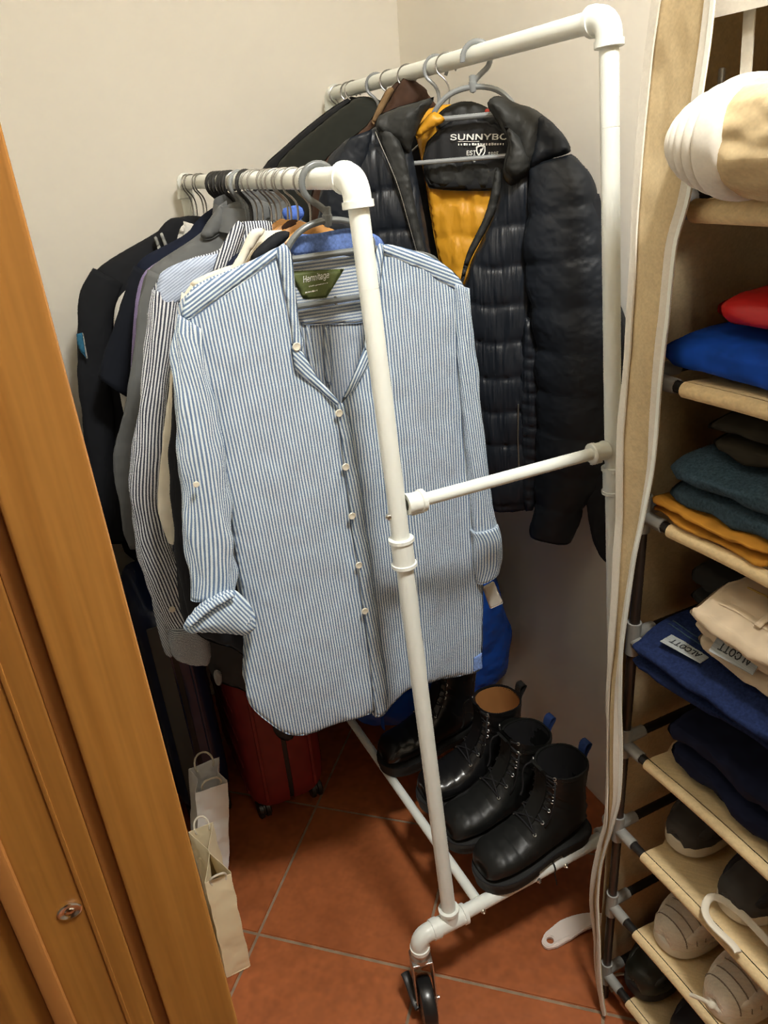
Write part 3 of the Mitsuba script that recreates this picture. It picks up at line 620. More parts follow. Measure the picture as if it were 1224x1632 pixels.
# ------------------------------------------------------------------ the other clothes on the lower rail
def collar_ring(pl, s, z, a, b, h, flare, mat, parent, name='collar', open_=.35, label=None, tilt=.35, depth=0.0):
    """a stand-and-fall collar: an open band round the neck, turned down outside."""
    rings = []; n = 40
    ph = np.linspace(-math.pi/2+open_, 1.5*math.pi-open_, n)
    prof = [(0, 0), (.0, .5), (.02, 1.0), (.10, 1.02), (.45, .6), (.8, .1), (1.0, -.15), (.93, -.18), (.4, .45), (.12, .75), (.12, 0)]
    V = []
    for o_, hh in prof:
        r1, r2 = a+flare*o_, b+flare*o_
        V.append(pl.P(s+r1*np.cos(ph), depth+r2*np.sin(ph), z+h*hh+tilt*b*(np.sin(ph)-.2)))
    V = np.array(V); m = len(prof); f = []
    for i in range(m):
        i2 = (i+1) % m
        for k in range(n-1): f += [[i*n+k, i*n+k+1, i2*n+k+1], [i*n+k, i2*n+k+1, i2*n+k]]
    return obj(name, TM(V.reshape(-1, 3), f), mat, parent, smooth=50, label=label)
def body_outline(pts_left, xc, hem, right=.2, ztop=None):
    return pts_left+[(xc+right*.9, hem), (xc+right, hem+.25), (xc+right, ztop-.12), (xc+right*.75, ztop-.05), (xc+.07, ztop)]
# black shirt just behind the striped one
B = Plane(0, .262)
g = thing('shirt', 'black shirt directly behind the front striped shirt', 'shirt')
BO = [(-0.061, 1.409), (-0.083, 1.400), (-0.124, 1.377), (-0.191, 1.359), (-0.221, 1.345), (-0.243, 1.305), (-0.263, 1.236), (-0.281, 1.144), (-0.301, 1.024), (-0.327, 0.873), (-0.322, 0.810), (-0.231, 0.737), (-0.225, 0.666), (-0.049, 0.594), (0.142, 0.578), (0.210, 0.630), (0.210, 1.033), (0.202, 1.234), (0.193, 1.295), (0.147, 1.338), (0.083, 1.366), (0.033, 1.386)]
me, uv = cloth(B, BO, .012, .05, .012, 0, folds(.02, 12, 1.2, 21, 1.35)); obj('body', me, 'm_black_cloth', g, uv=uv)
BC = [(-0.093, 1.413), (-0.074, 1.416), (-0.065, 1.410), (-0.082, 1.395), (-0.112, 1.381), (-0.135, 1.377), (-0.125, 1.393)]
me, uv = cloth(B, BC, .006, .015, .007, -.02); obj('collar', me, 'm_black_cloth', g, uv=uv)
BS = [[*[(-0.245, 1.307), (-0.208, 1.283)]], [*[(-0.274, 1.203), (-0.227, 1.175)]], [*[(-0.304, 1.051), (-0.252, 1.027)]], [*[(-0.317, 0.946), (-0.268, 0.907)]], [*[(-0.318, 0.846), (-0.272, 0.811)]]]
me, uv = limb(B, BS, -.012, .4, 24, .012, .006, 8, maxd=.02); obj('sleeve', me, 'm_black_cloth', g, uv=uv)
hanger('L', .264, 'wood', 4, 'wooden hanger holding the black shirt behind the front striped shirt', 'wooden hangers on the lower rail', .085, .17, .10)
# cream shirt
B = Plane(0, .318)
g = thing('shirt', 'cream shirt showing a strip of shoulder and sleeve behind the front shirt', 'shirt')
BO = [(-0.078, 1.417), (-0.095, 1.398), (-0.128, 1.371), (-0.178, 1.361), (-0.208, 1.350), (-0.223, 1.329), (-0.244, 1.277), (-0.266, 1.185), (-0.286, 1.064), (-0.302, 0.909), (-0.284, 0.776), (-0.158, 0.674), (0.031, 0.601), (0.175, 0.609), (0.216, 1.015), (0.212, 1.203), (0.197, 1.280), (0.164, 1.325), (0.098, 1.357), (0.036, 1.388)]
me, uv = cloth(B, BO, .012, .05, .012, 0, folds(.02, 12, 1.2, 23, 1.35)); obj('body', me, 'm_cream', g, uv=uv)
BS = [[*[(-0.222, 1.344), (-0.197, 1.328)]], [*[(-0.250, 1.263), (-0.214, 1.247)]], [*[(-0.278, 1.172), (-0.239, 1.154)]], [*[(-0.309, 1.076), (-0.267, 1.060)]], [*[(-0.321, 1.026), (-0.278, 1.003)]], [*[(-0.320, 0.981), (-0.294, 0.968)]], [*[(-0.316, 0.959), (-0.307, 0.954)]]]
me, uv = limb(B, BS, -.014, .4, 24, .012, .005, 9, maxd=.02); obj('sleeve', me, 'm_cream', g, uv=uv)
BC = [(-0.111, 1.416), (-0.093, 1.419), (-0.084, 1.415), (-0.107, 1.392), (-0.128, 1.368), (-0.133, 1.353), (-0.144, 1.351), (-0.159, 1.353), (-0.145, 1.370), (-0.126, 1.391)]
me, uv = cloth(B, BC, .006, .014, .007, -.02); obj('collar', me, 'm_cream', g, uv=uv)
SH = [(-0.211, 1.355), (-0.172, 1.367), (-0.129, 1.374), (-0.124, 1.358), (-0.165, 1.354), (-0.207, 1.345)]
me, uv = cloth(B, SH, .006, .014, .007, -.014); obj('shoulder', me, 'm_cream', g, uv=uv)
hanger('L', .318, 'wood', 4, 'wooden hanger holding the cream shirt', 'wooden hangers on the lower rail', .085, .16, .10)
# white and navy pinstripe shirt
B = Plane(0, .40)
g = thing('shirt', 'navy and white pinstripe long-sleeved shirt, cuff hanging by the door frame', 'shirt')
BO = [(-0.084, 1.430), (-0.111, 1.402), (-0.134, 1.384), (-0.185, 1.379), (-0.229, 1.364), (-0.252, 1.335), (-0.266, 1.287), (-0.280, 1.209), (-0.293, 1.105), (-0.304, 0.970), (-0.307, 0.736), (-0.177, 0.629), (0.009, 0.590), (0.128, 0.595), (0.185, 0.998), (0.191, 1.192), (0.180, 1.294), (0.135, 1.342), (0.047, 1.392)]
me, uv = cloth(B, BO, .012, .05, .012, 0, folds(.02, 12, 1.2, 25, 1.35), ang=-8); obj('body', me, 'm_pinstripe', g, uv=uv)
BS = [[*[(-0.250, 1.343), (-0.208, 1.324)]], [*[(-0.275, 1.273), (-0.234, 1.247)]], [*[(-0.306, 1.180), (-0.267, 1.151)]], [*[(-0.341, 1.082), (-0.292, 1.057)]], [*[(-0.354, 1.019), (-0.304, 0.999)]], [*[(-0.362, 0.953), (-0.306, 0.939)]], [*[(-0.363, 0.868), (-0.296, 0.859)]], [*[(-0.356, 0.788), (-0.285, 0.783)]], [*[(-0.347, 0.744), (-0.272, 0.739)]]]
me, uv = limb(B, BS, -.022, .4, 30, .008, .006, 11, maxd=.022); obj('sleeve', me, 'm_pinstripe', g, uv=uv)
CF = [(-0.347, 0.766), (-0.311, 0.766), (-0.282, 0.755), (-0.277, 0.726), (-0.279, 0.685), (-0.285, 0.664), (-0.307, 0.667), (-0.332, 0.683), (-0.345, 0.696), (-0.349, 0.714)]
me, uv = cloth(B, CF, .016, .02, .006, -.030, None, ang=80); obj('cuff', me, 'm_pinstripe_fine', g, uv=uv, label='grey striped cuff')
CF = [(-0.360, 0.844), (-0.347, 0.845), (-0.342, 0.772), (-0.340, 0.703), (-0.357, 0.699), (-0.362, 0.739)]
me, uv = cloth(B, CF, .006, .012, .006, -.024, None, ang=15); obj('cuff_placket', me, 'm_pinstripe_fine', g, uv=uv)
(s_, z_), = [(-0.332, 0.817)]
obj('button', lathe_axis(B.P(s_, -.057, z_), -B.n, [(0, .0055), (.0018, .0055), (.0024, .0044), (.0024, 0)], 16), 'm_button', g)
YB = [(-0.240, 1.361), (-0.227, 1.371), (-0.189, 1.381), (-0.149, 1.383), (-0.136, 1.382), (-0.152, 1.359), (-0.167, 1.342), (-0.200, 1.324), (-0.239, 1.309), (-0.251, 1.326)]
me, uv = cloth(B, YB, .006, .015, .007, -.026, None, ang=-62); obj('shoulder_yoke', me, 'm_yoke_blue', g, uv=uv, label='pale blue fine-striped shoulder')
PC = [(-0.112, 1.423), (-0.103, 1.428), (-0.093, 1.416), (-0.113, 1.383), (-0.129, 1.359), (-0.146, 1.352), (-0.159, 1.359), (-0.147, 1.380), (-0.132, 1.400)]
me, uv = cloth(B, PC, .006, .014, .006, -.030, None, ang=-28); obj('collar', me, 'm_pinstripe', g, uv=uv)
(s_, z_), = [(-0.066, 1.412)]
collar_ring(B, s_+.008, z_-.030, .055, .03, .022, .008, 'm_pinstripe_fine', g, 'collar_stand')
NV = [(-0.129, 1.375), (-0.109, 1.385), (-0.102, 1.381), (-0.118, 1.366), (-0.137, 1.353), (-0.149, 1.351)]
g2 = thing('shirt', 'dark navy shirt collar tucked between the pinstripe and cream shirts', 'shirt')
B2 = Plane(0, .365)
me, uv = cloth(B2, NV, .005, .012, .006, -.004); obj('collar', me, 'm_navy_cloth', g2, uv=uv)
me, uv = cloth(B2, [(-0.102, 1.382), (-0.149, 1.351), (-0.202, 1.330), (-0.235, 1.208), (-0.287, 0.881), (-0.118, 0.760), (0.122, 0.753), (0.166, 1.180), (0.140, 1.324), (0.053, 1.374)], .008, .04, .014, .004); obj('body', me, 'm_navy_cloth', g2, uv=uv)
hanger('L', .366, 'wood', 4, 'wooden hanger between the pinstripe and cream shirts', 'wooden hangers on the lower rail', .078, .13, .10)
hanger('L', .400, 'wood', 3, 'wooden hanger holding the navy pinstripe shirt', 'wooden hangers on the lower rail', .080, .16, .11)
# bright blue shirt collar peeping between the hooks
B = Plane(0, .47)
g = thing('shirt', 'bright blue shirt whose collar peeps between the wire hooks', 'shirt')
me, uv = cloth(B, [(-0.005, 1.431), (0.013, 1.435), (0.027, 1.435), (0.037, 1.428), (0.036, 1.417), (0.019, 1.406), (-0.001, 1.412)], .008, .015, .007, -.006); obj('collar', me, 'm_bright_blue', g, uv=uv)
me, uv = cloth(B, [(-0.002, 1.418), (-0.061, 1.393), (-0.121, 1.358), (-0.162, 1.312), (-0.207, 1.065), (-0.241, 0.816), (0.053, 0.724), (0.163, 0.982), (0.162, 1.289), (0.118, 1.350), (0.053, 1.403)], .010, .05, .014, .006); obj('body', me, 'm_bright_blue', g, uv=uv)
hanger('L', .455, 'wire', 20, 'steel wire hanger near the bright blue collar', 'wire hangers on the lower rail', .07, .16)
hanger('L', .505, 'wire', 14, 'steel wire hanger near the bright blue collar', 'wire hangers on the lower rail', .07, .16)
# dark brown garment with stand-up collar, and a long dark grey one hanging lowest
B = Plane(0, .34)
g = thing('cardigan', 'dark brown cardigan with its collar behind the front hanger', 'cardigan')
me, uv = cloth(B, [(-0.058, 1.412), (-0.044, 1.423), (-0.032, 1.423), (-0.021, 1.420), (-0.015, 1.407), (-0.027, 1.401), (-0.045, 1.402)], .006, .012, .006, -.022); obj('collar', me, 'm_brown_collar', g, uv=uv)
me, uv = cloth(B, [(-0.027, 1.407), (-0.101, 1.384), (-0.166, 1.346), (-0.203, 1.248), (-0.259, 0.884), (-0.173, 0.778), (0.052, 0.730), (0.120, 0.903), (0.146, 1.253), (0.118, 1.339), (0.045, 1.386)], .008, .05, .014, .022); obj('body', me, 'm_brown_collar', g, uv=uv)
B = Plane(0, .56)
g = thing('coat', 'long dark grey coat whose hem hangs below the striped shirts', 'coat')
GO = [(-0.014, 1.418), (-0.084, 1.378), (-0.158, 1.344), (-0.187, 1.250), (-0.215, 1.040), (-0.253, 0.777), (-0.270, 0.597), (-0.271, 0.531), (-0.260, 0.476), (-0.195, 0.435), (-0.156, 0.341), (-0.155, 0.284), (-0.130, 0.253), (-0.106, 0.250), (-0.086, 0.310), (0.051, 0.329), (0.147, 0.651), (0.195, 1.190), (0.184, 1.289), (0.130, 1.342), (0.060, 1.394)]
me, uv = cloth(B, GO, .014, .05, .013, 0, folds(.02, 12, 1.2, 27, 1.35)); obj('body', me, 'm_dark_grey', g, uv=uv)
me, uv = cloth(B, [(-0.260, 0.530), (-0.245, 0.517), (-0.251, 0.482), (-0.262, 0.483), (-0.266, 0.509)], .004, .008, .005, -.02); obj('cuff_tab', me, 'm_stripe_grey', g, uv=uv, label='small light grey tab')
hanger('L', .575, 'black', 25, 'black plastic hanger among the hooks in the middle of the lower rail', 'black plastic hangers on the lower rail', .085, .17)
# grey shirt
B = Plane(0, .635)
g = thing('shirt', 'plain grey shirt with a pointed collar, sleeve bent at the elbow', 'shirt')
BO = [(-0.039, 1.447), (-0.075, 1.422), (-0.109, 1.396), (-0.147, 1.378), (-0.187, 1.361), (-0.220, 1.343), (-0.239, 1.304), (-0.263, 1.227), (-0.280, 1.159), (-0.306, 1.038), (-0.325, 0.880), (-0.299, 0.661), (-0.143, 0.574), (0.039, 0.545), (0.146, 0.937), (0.180, 1.181), (0.203, 1.304), (0.187, 1.340), (0.112, 1.386), (0.031, 1.441)]
me, uv = cloth(B, BO, .014, .06, .013, 0, folds(.02, 12, 1.2, 29, 1.35)); obj('body', me, 'm_grey_shirt', g, uv=uv)
BS = [[*[(-0.220, 1.349), (-0.174, 1.321)]], [*[(-0.251, 1.276), (-0.205, 1.247)]], [*[(-0.287, 1.168), (-0.244, 1.145)]], [*[(-0.321, 1.090), (-0.272, 1.067)]], [*[(-0.349, 1.028), (-0.291, 1.009)]], [*[(-0.361, 0.959), (-0.305, 0.944)]], [*[(-0.365, 0.878), (-0.307, 0.873)]], [*[(-0.365, 0.822), (-0.305, 0.821)]]]
me, uv = limb(B, BS, -.020, .4, 26, .011, .006, 13, maxd=.022); obj('sleeve', me, 'm_grey_shirt', g, uv=uv)
GC = [(-0.051, 1.449), (-0.069, 1.442), (-0.088, 1.424), (-0.105, 1.407), (-0.117, 1.391), (-0.102, 1.383), (-0.078, 1.391), (-0.064, 1.405), (-0.062, 1.426)]
me, uv = cloth(B, GC, .008, .016, .008, -.016, None); obj('collar_point', me, 'm_grey_shirt', g, uv=uv)
(s_, z_), = [(-0.008, 1.415)]
collar_ring(B, s_, z_-.004, .066, .04, .036, .012, 'm_grey_shirt', g)
RS = [(0.216, 1.372), (0.232, 1.368), (0.242, 1.350), (0.245, 1.326), (0.232, 1.304), (0.210, 1.306), (0.204, 1.355)]
me, uv = cloth(B, RS, .012, .02, .008, -.015, clip=False); obj('far_shoulder', me, 'm_grey_collar', g, uv=uv)
hanger('L', .640, 'wood', 4, 'wooden hanger inside the grey shirt collar', 'wooden hangers on the lower rail', .085, .15, .12)
# lavender shirt
B = Plane(0, .74)
g = thing('shirt', 'lavender shirt showing a narrow strip between navy and grey', 'shirt')
LO = [(-0.028, 1.431), (-0.086, 1.388), (-0.154, 1.357), (-0.194, 1.340), (-0.213, 1.328), (-0.233, 1.291), (-0.251, 1.233), (-0.271, 1.161), (-0.278, 1.131), (-0.292, 1.018), (-0.312, 0.773), (-0.102, 0.643), (0.093, 0.653), (0.171, 1.052), (0.181, 1.273), (0.108, 1.370), (0.047, 1.417)]
me, uv = cloth(B, LO, .012, .05, .013, 0, folds(.02, 12, 1.2, 31, 1.35)); obj('body', me, 'm_lavender', g, uv=uv)
hanger('L', .715, 'black', 24, 'black plastic hanger among the hooks in the middle of the lower rail', 'black plastic hangers on the lower rail', .085, .18)
# navy garment with short sleeves
B = Plane(0, .86)
g = thing('shirt', 'navy short-sleeved shirt between the lavender shirt and the black jacket', 'shirt')
NO = [(-0.025, 1.428), (-0.039, 1.422), (-0.067, 1.405), (-0.087, 1.383), (-0.141, 1.364), (-0.191, 1.347), (-0.210, 1.327), (-0.231, 1.277), (-0.253, 1.188), (-0.280, 1.054), (-0.309, 0.881), (-0.324, 0.689), (-0.077, 0.577), (0.098, 0.599), (0.184, 1.024), (0.196, 1.259), (0.132, 1.349), (0.068, 1.407)]
me, uv = cloth(B, NO, .016, .06, .013, 0, folds(.02, 12, 1.2, 33, 1.35)); obj('body', me, 'm_navy_cloth', g, uv=uv)
NS = [[*[(-0.211, 1.335), (-0.152, 1.297)]], [*[(-0.243, 1.283), (-0.187, 1.236)]], [*[(-0.282, 1.214), (-0.230, 1.171)]], [*[(-0.322, 1.145), (-0.266, 1.096)]], [*[(-0.332, 1.123), (-0.282, 1.069)]]]
me, uv = limb(B, NS, -.022, .45, 26, .011, .006, 15, maxd=.03); obj('sleeve', me, 'm_navy_black', g, uv=uv)
(s_, z_), = [(-0.013, 1.402)]
collar_ring(B, s_, z_-.040, .055, .03, .028, .008, 'm_navy_cloth', g)
hanger('L', .775, 'black', 28, 'black plastic hanger among the hooks in the middle of the lower rail', 'black plastic hangers on the lower rail', .085, .18)
# black jacket with striped collar, nearest the back wall
B = Plane(0, .985)
g = thing('jacket', 'black jacket with two white collar stripes and a sleeve badge by the back wall', 'jacket')
JO = [(-0.090, 1.406), (-0.112, 1.393), (-0.145, 1.378), (-0.205, 1.355), (-0.257, 1.333), (-0.286, 1.313), (-0.306, 1.273), (-0.330, 1.151), (-0.359, 0.978), (-0.373, 0.752), (-0.360, 0.606), (-0.227, 0.506), (-0.017, 0.498), (0.111, 1.011), (0.129, 1.256), (0.081, 1.348), (0.000, 1.400), (-0.055, 1.413)]
me, uv = cloth(B, JO, .022, .07, .013, 0, folds(.02, 12, 1.2, 35, 1.35)); obj('body', me, 'm_black_cloth', g, uv=uv)
JS = [[*[(-0.281, 1.328), (-0.229, 1.290)]], [*[(-0.314, 1.289), (-0.254, 1.243)]], [*[(-0.342, 1.216), (-0.280, 1.179)]], [*[(-0.367, 1.110), (-0.302, 1.080)]], [*[(-0.385, 0.981), (-0.322, 0.955)]], [*[(-0.402, 0.828), (-0.336, 0.811)]], [*[(-0.404, 0.694), (-0.340, 0.682)]]]
me, uv = limb(B, JS, -.024, .5, 28, .011, .007, 17, maxd=.036); obj('sleeve', me, 'm_black_cloth', g, uv=uv)
JC = [(-0.106, 1.409), (-0.083, 1.412), (-0.062, 1.407), (-0.048, 1.395), (-0.062, 1.375), (-0.089, 1.352), (-0.128, 1.341), (-0.149, 1.346), (-0.149, 1.369), (-0.129, 1.390)]
me, uv = cloth(B, JC, .010, .018, .008, -.024); jc = obj('collar', me, 'm_black_cloth', g, uv=uv)
for st in ([(-0.146, 1.377), (-0.140, 1.380), (-0.135, 1.350), (-0.142, 1.345)], [(-0.132, 1.383), (-0.126, 1.386), (-0.119, 1.354), (-0.127, 1.350)]):
    me, uv = cloth(B, st, .0012, .002, .005, -.046, smooth=0); obj('stripe', me, 'm_stripe_grey', jc, uv=uv, label='white collar stripe')
BG = [(-0.349, 1.202), (-0.336, 1.203), (-0.337, 1.173), (-0.340, 1.145), (-0.350, 1.164), (-0.353, 1.181)]
me, uv = cloth(B, BG, .0015, .003, .005, -.052, smooth=0); bd = obj('sleeve_badge', me, 'm_badge_blue', g, uv=uv, label='blue shield badge with pale edge')
BG = [(-0.337, 1.204), (-0.335, 1.203), (-0.339, 1.146), (-0.342, 1.147)]
me, uv = cloth(B, BG, .001, .002, .005, -.055, smooth=0); obj('edge', me, 'm_stripe_grey', bd, uv=uv)
B = Plane(0, .925)
g = thing('shirt', 'white shirt showing a sliver between the black jacket and the navy shirt', 'shirt')
me, uv = cloth(B, [(-0.085, 1.405), (-0.079, 1.407), (-0.081, 1.387), (-0.104, 1.365), (-0.132, 1.348), (-0.190, 1.303), (-0.230, 1.279), (-0.255, 1.259), (-0.272, 1.208), (-0.291, 1.099), (-0.294, 0.855), (-0.068, 0.728), (0.077, 1.030), (0.083, 1.282), (0.009, 1.372)], .010, .04, .013, 0); obj('body', me, 'm_white_cloth', g, uv=uv)
me, uv = cloth(B, [(-0.096, 1.386), (-0.085, 1.400), (-0.079, 1.392), (-0.090, 1.375), (-0.107, 1.362)], .004, .01, .006, -.016); obj('collar', me, 'm_white_cloth', g, uv=uv)
hanger('L', 1.07, 'wire', 40, 'steel wire hanger at the far end of the lower rail', 'wire hangers at the far end of the lower rail', .10, .17)
hanger('L', 1.03, 'wire', 30, 'steel wire hanger at the far end of the lower rail', 'wire hangers at the far end of the lower rail', .10, .17)
hanger('L', .955, 'wire', 35, 'pair of steel hooks holding the white shirt and the navy shirt', 'wire hangers holding the white and navy shirts', .085, .17)
hanger('L', .925, 'wire', 30, 'pair of steel hooks holding the white shirt and the navy shirt', 'wire hangers holding the white and navy shirts', .085, .17)
for y_, r_ in ((.80, 20), (.755, 32), (.69, 22), (.675, 30)):
    hanger('L', y_, 'black', r_, 'black plastic hanger among the hooks in the middle of the lower rail', 'black plastic hangers on the lower rail', .075, .17)
hanger('L', .62, 'metallic', 26, 'grey plastic hanger beside the black hooks of the lower rail', None, .07, .17)
for y_, r_ in ((.54, 10), (.43, 16), (.355, 8)):
    hanger('L', y_, 'wire', r_, 'steel wire hanger in the row of hooks beside the grey one', 'wire hangers in the middle of the lower rail', .075, .16)

# ------------------------------------------------------------------ the coats on the upper rail
Q = Plane(.364, .425, -40)
seamS = .0
def baffle(z0, pitch, amp=.45, slant=0.0):
    def fn(s, z):
        w = .006*np.sin(s*23)+.004*np.sin(s*51+1)
        t = np.abs(np.sin(math.pi*(z+slant*s+w-z0)/pitch))
        return 1-amp+amp*np.power(t, .30)
    return fn
def wr(amp, seed):
    return lambda s, z: amp*(meshkit.fbm(np.stack([s*70, z*16, 0*s+seed], -1), 2, seed)-.5)*2
j = thing('puffer_jacket', 'black quilted puffer jacket with orange lining hanging open on the upper rail', 'jacket')
LIN = [(-0.140, 1.565), (-0.125, 1.524), (-0.114, 1.450), (-0.095, 1.306), (-0.080, 1.246), (-0.013, 1.232), (0.036, 1.254), (0.071, 1.428), (0.051, 1.500), (0.027, 1.551), (-0.049, 1.577)]
me, uv = cloth(Q, LIN, .014, .03, .007, .050, wr(.007, 41), mod=baffle(1.402, .062, .6)); obj('lining', me, 'm_lining', j, uv=uv, label='orange quilted lining')
NECK = [(-0.111, 1.507), (-0.073, 1.539), (-0.038, 1.551), (0.027, 1.541), (0.051, 1.500), (0.051, 1.424), (-0.031, 1.428), (-0.077, 1.433), (-0.110, 1.439)]
me, uv = cloth(Q, NECK, .004, .02, .008, .026, wr(.003, 42)); nk = obj('neck_panel', me, 'm_neck_black', j, uv=uv, label='black inner neck panel with white print')
LOW = [(-0.107, 1.490), (-0.030, 1.478), (0.044, 1.468), (0.044, 1.426), (0.015, 1.429), (-0.031, 1.434), (-0.077, 1.439), (-0.105, 1.445)]
me, uv = cloth(Q, LOW, .006, .02, .007, .024, wr(.007, 43)); obj('inner_facing', me, 'm_hood', j, uv=uv)
FL = [(-0.193, 1.544), (-0.173, 1.558), (-0.141, 1.549), (-0.125, 1.519), (-0.118, 1.472), (-0.107, 1.407), (-0.095, 1.311), (-0.078, 1.256), (-0.051, 1.245), (-0.034, 1.135), (-0.019, 0.949), (-0.001, 0.787), (-0.108, 0.767), (-0.253, 0.771), (-0.330, 0.823), (-0.337, 1.085), (-0.330, 1.316), (-0.299, 1.418), (-0.266, 1.482), (-0.237, 1.527)]
me, uv = cloth(Q, FL, .024, .05, .006, -.010, wr(.0035, 44), mod=baffle(1.372, .070, .44)); obj('front_panel', me, 'm_puffer', j, uv=uv)
FR = [(0.038, 1.469), (0.035, 1.430), (0.020, 1.383), (-0.001, 1.341), (-0.018, 1.314), (-0.031, 1.273), (-0.046, 1.245), (-0.034, 1.135), (-0.019, 0.949), (-0.001, 0.793), (0.032, 0.785), (0.072, 0.790), (0.101, 0.801), (0.110, 0.896), (0.113, 1.006), (0.105, 1.133), (0.094, 1.241), (0.093, 1.342), (0.112, 1.425), (0.116, 1.463), (0.081, 1.478)]
me, uv = cloth(Q, FR, .024, .05, .006, -.010, wr(.0035, 45), mod=baffle(1.372, .070, .44)); obj('front_panel', me, 'm_puffer', j, uv=uv)
SD = [(0.076, 1.206), (0.092, 1.206), (0.110, 1.158), (0.116, 1.032), (0.116, 0.896), (0.106, 0.801), (0.077, 0.797), (0.072, 0.923), (0.071, 1.083)]
me, uv = cloth(Q, SD, .014, .03, .005, -.024, None, mod=baffle(1.36, .023, .5)); obj('side_panel', me, 'm_puffer', j, uv=uv)
zp = [(0.070, 1.038), (0.069, 0.965), (0.072, 0.884)]
obj('pocket_zip', tube([Q.P(s_, -.036, z_) for s_, z_ in zp], .0018, 8), 'm_zinc', j, label='silver pocket zip')
FAC = [(-0.179, 1.541), (-0.160, 1.546), (-0.141, 1.530), (-0.129, 1.493), (-0.119, 1.431), (-0.107, 1.355), (-0.091, 1.286), (-0.079, 1.242), (-0.091, 1.238), (-0.112, 1.299), (-0.136, 1.389), (-0.157, 1.465)]
me, uv = cloth(Q, FAC, .006, .012, .006, -.034, None, ang=-14); obj('zip_facing', me, 'm_hood', j, uv=uv)
zz = [(-0.179, 1.538), (-0.164, 1.500), (-0.146, 1.453), (-0.132, 1.399), (-0.119, 1.344), (-0.106, 1.287)]
obj('front_zip', tube(spline(np.array([Q.P(s_, -.042, z_) for s_, z_ in zz]), 24), .0010, 8), 'm_steel', j, label='silver front zip')
FAC2 = [(0.031, 1.470), (0.042, 1.451), (0.033, 1.400), (0.014, 1.365), (-0.005, 1.336), (-0.022, 1.306), (-0.034, 1.267), (-0.039, 1.273), (-0.026, 1.323), (-0.011, 1.350), (0.010, 1.386), (0.024, 1.432)]
me, uv = cloth(Q, FAC2, .006, .010, .006, -.034, None, ang=20); obj('zip_facing', me, 'm_hood', j, uv=uv)
# hood lying open over the shoulders
HD = [(0.015, 1.563), (0.022, 1.574), (0.039, 1.576), (0.067, 1.560), (0.092, 1.553), (0.119, 1.533), (0.145, 1.508), (0.160, 1.482), (0.144, 1.475), (0.125, 1.473), (0.110, 1.458), (0.089, 1.445), (0.071, 1.436), (0.051, 1.433), (0.038, 1.451), (0.045, 1.481), (0.051, 1.504), (0.039, 1.526), (0.028, 1.543)]
me, uv = cloth(Q, HD, .032, .035, .007, -.022, wr(.012, 46)); obj('hood', me, 'm_hood', j, uv=uv, label='matt black hood')
HF = [(0.044, 1.533), (0.068, 1.516), (0.089, 1.492), (0.095, 1.466), (0.083, 1.449), (0.065, 1.444), (0.052, 1.449), (0.046, 1.469), (0.057, 1.490), (0.053, 1.514)]
me, uv = cloth(Q, HF, .018, .018, .006, -.045, wr(.008, 47)); obj('hood_fold', me, 'm_hood', j, uv=uv)
HE = [(0.105, 1.544), (0.134, 1.522), (0.160, 1.484), (0.151, 1.477), (0.125, 1.473), (0.106, 1.464), (0.088, 1.457), (0.092, 1.487), (0.099, 1.516)]
me, uv = cloth(Q, HE, .020, .018, .006, -.046, wr(.008, 48), mod=baffle(1.45, .05, .3, .4)); obj('hood_fold', me, 'm_puffer_sleeve', j, uv=uv)
HL_ = [(-0.189, 1.545), (-0.178, 1.564), (-0.149, 1.573), (-0.115, 1.578), (-0.087, 1.582), (-0.072, 1.584), (-0.081, 1.573), (-0.093, 1.559), (-0.105, 1.542), (-0.116, 1.519), (-0.127, 1.493), (-0.142, 1.513), (-0.162, 1.524)]
me, uv = cloth(Q, HL_, .026, .03, .007, -.020, wr(.010, 49)); obj('hood', me, 'm_hood', j, uv=uv)
HB = [(-0.090, 1.551), (-0.064, 1.571), (-0.028, 1.577), (0.007, 1.564), (0.033, 1.543), (0.039, 1.518), (0.010, 1.511), (-0.035, 1.516), (-0.080, 1.528)]
me, uv = cloth(Q, HB, .008, .03, .007, .034, wr(.006, 50)); obj('hood_back', me, 'm_hood', j, uv=uv)
OR = [(-0.117, 1.535), (-0.103, 1.546), (-0.082, 1.564), (-0.066, 1.555), (-0.058, 1.546), (-0.083, 1.536), (-0.104, 1.526), (-0.114, 1.517)]
me, uv = cloth(Q, OR, .006, .012, .006, -.006, wr(.004, 51)); obj('hood_lining', me, 'm_lining', j, uv=uv)
(s_, z_), = [(0.011, 1.555)]
obj('toggle', trimesh.creation.icosphere(2, .0042).apply_translation(Q.P(s_, .014, z_)), 'm_red_dot', j, label='small red toggle')
tx = [(-0.057, 1.521), (-0.043, 1.510), (-0.028, 1.491), (-0.010, 1.501), (0.007, 1.487)]
put_text('SUNNYBOY', .0092, Q, tx[0][0], tx[0][1]-.006, .018, -4.0, 'm_print_white', nk, .0, True, width=.118)
dashes(Q, tx[1][0], tx[1][1]+.001, .018, .085, .0010, 1, 'm_print_white', nk, 3, -4)
dashes(Q, tx[1][0], tx[1][1]-.005, .018, .085, .0042, 17, 'm_print_white', nk, 4, -4)
put_text('EST', .0075, Q, tx[2][0], tx[2][1]-.003, .018, -3, 'm_print_white', nk, .0, True, width=.017)
put_text('1995', .0070, Q, tx[4][0]+.004, tx[4][1]-.0035, .018, -3, 'm_print_white', nk, .0, True, width=.018)
sh = np.array([(-.0085, .008), (0, .0105), (.0085, .008), (.0085, -.001), (.005, -.0075), (0, -.011), (-.005, -.0075), (-.0085, -.001)])
shp = Polygon(sh).difference(Polygon(sh*.72)).union(LineString([(-.003, -.006), (.004, .005)]).buffer(.0011)).union(Point(.001, .001).buffer(.0028).difference(Point(.002, .0005).buffer(.0016)))
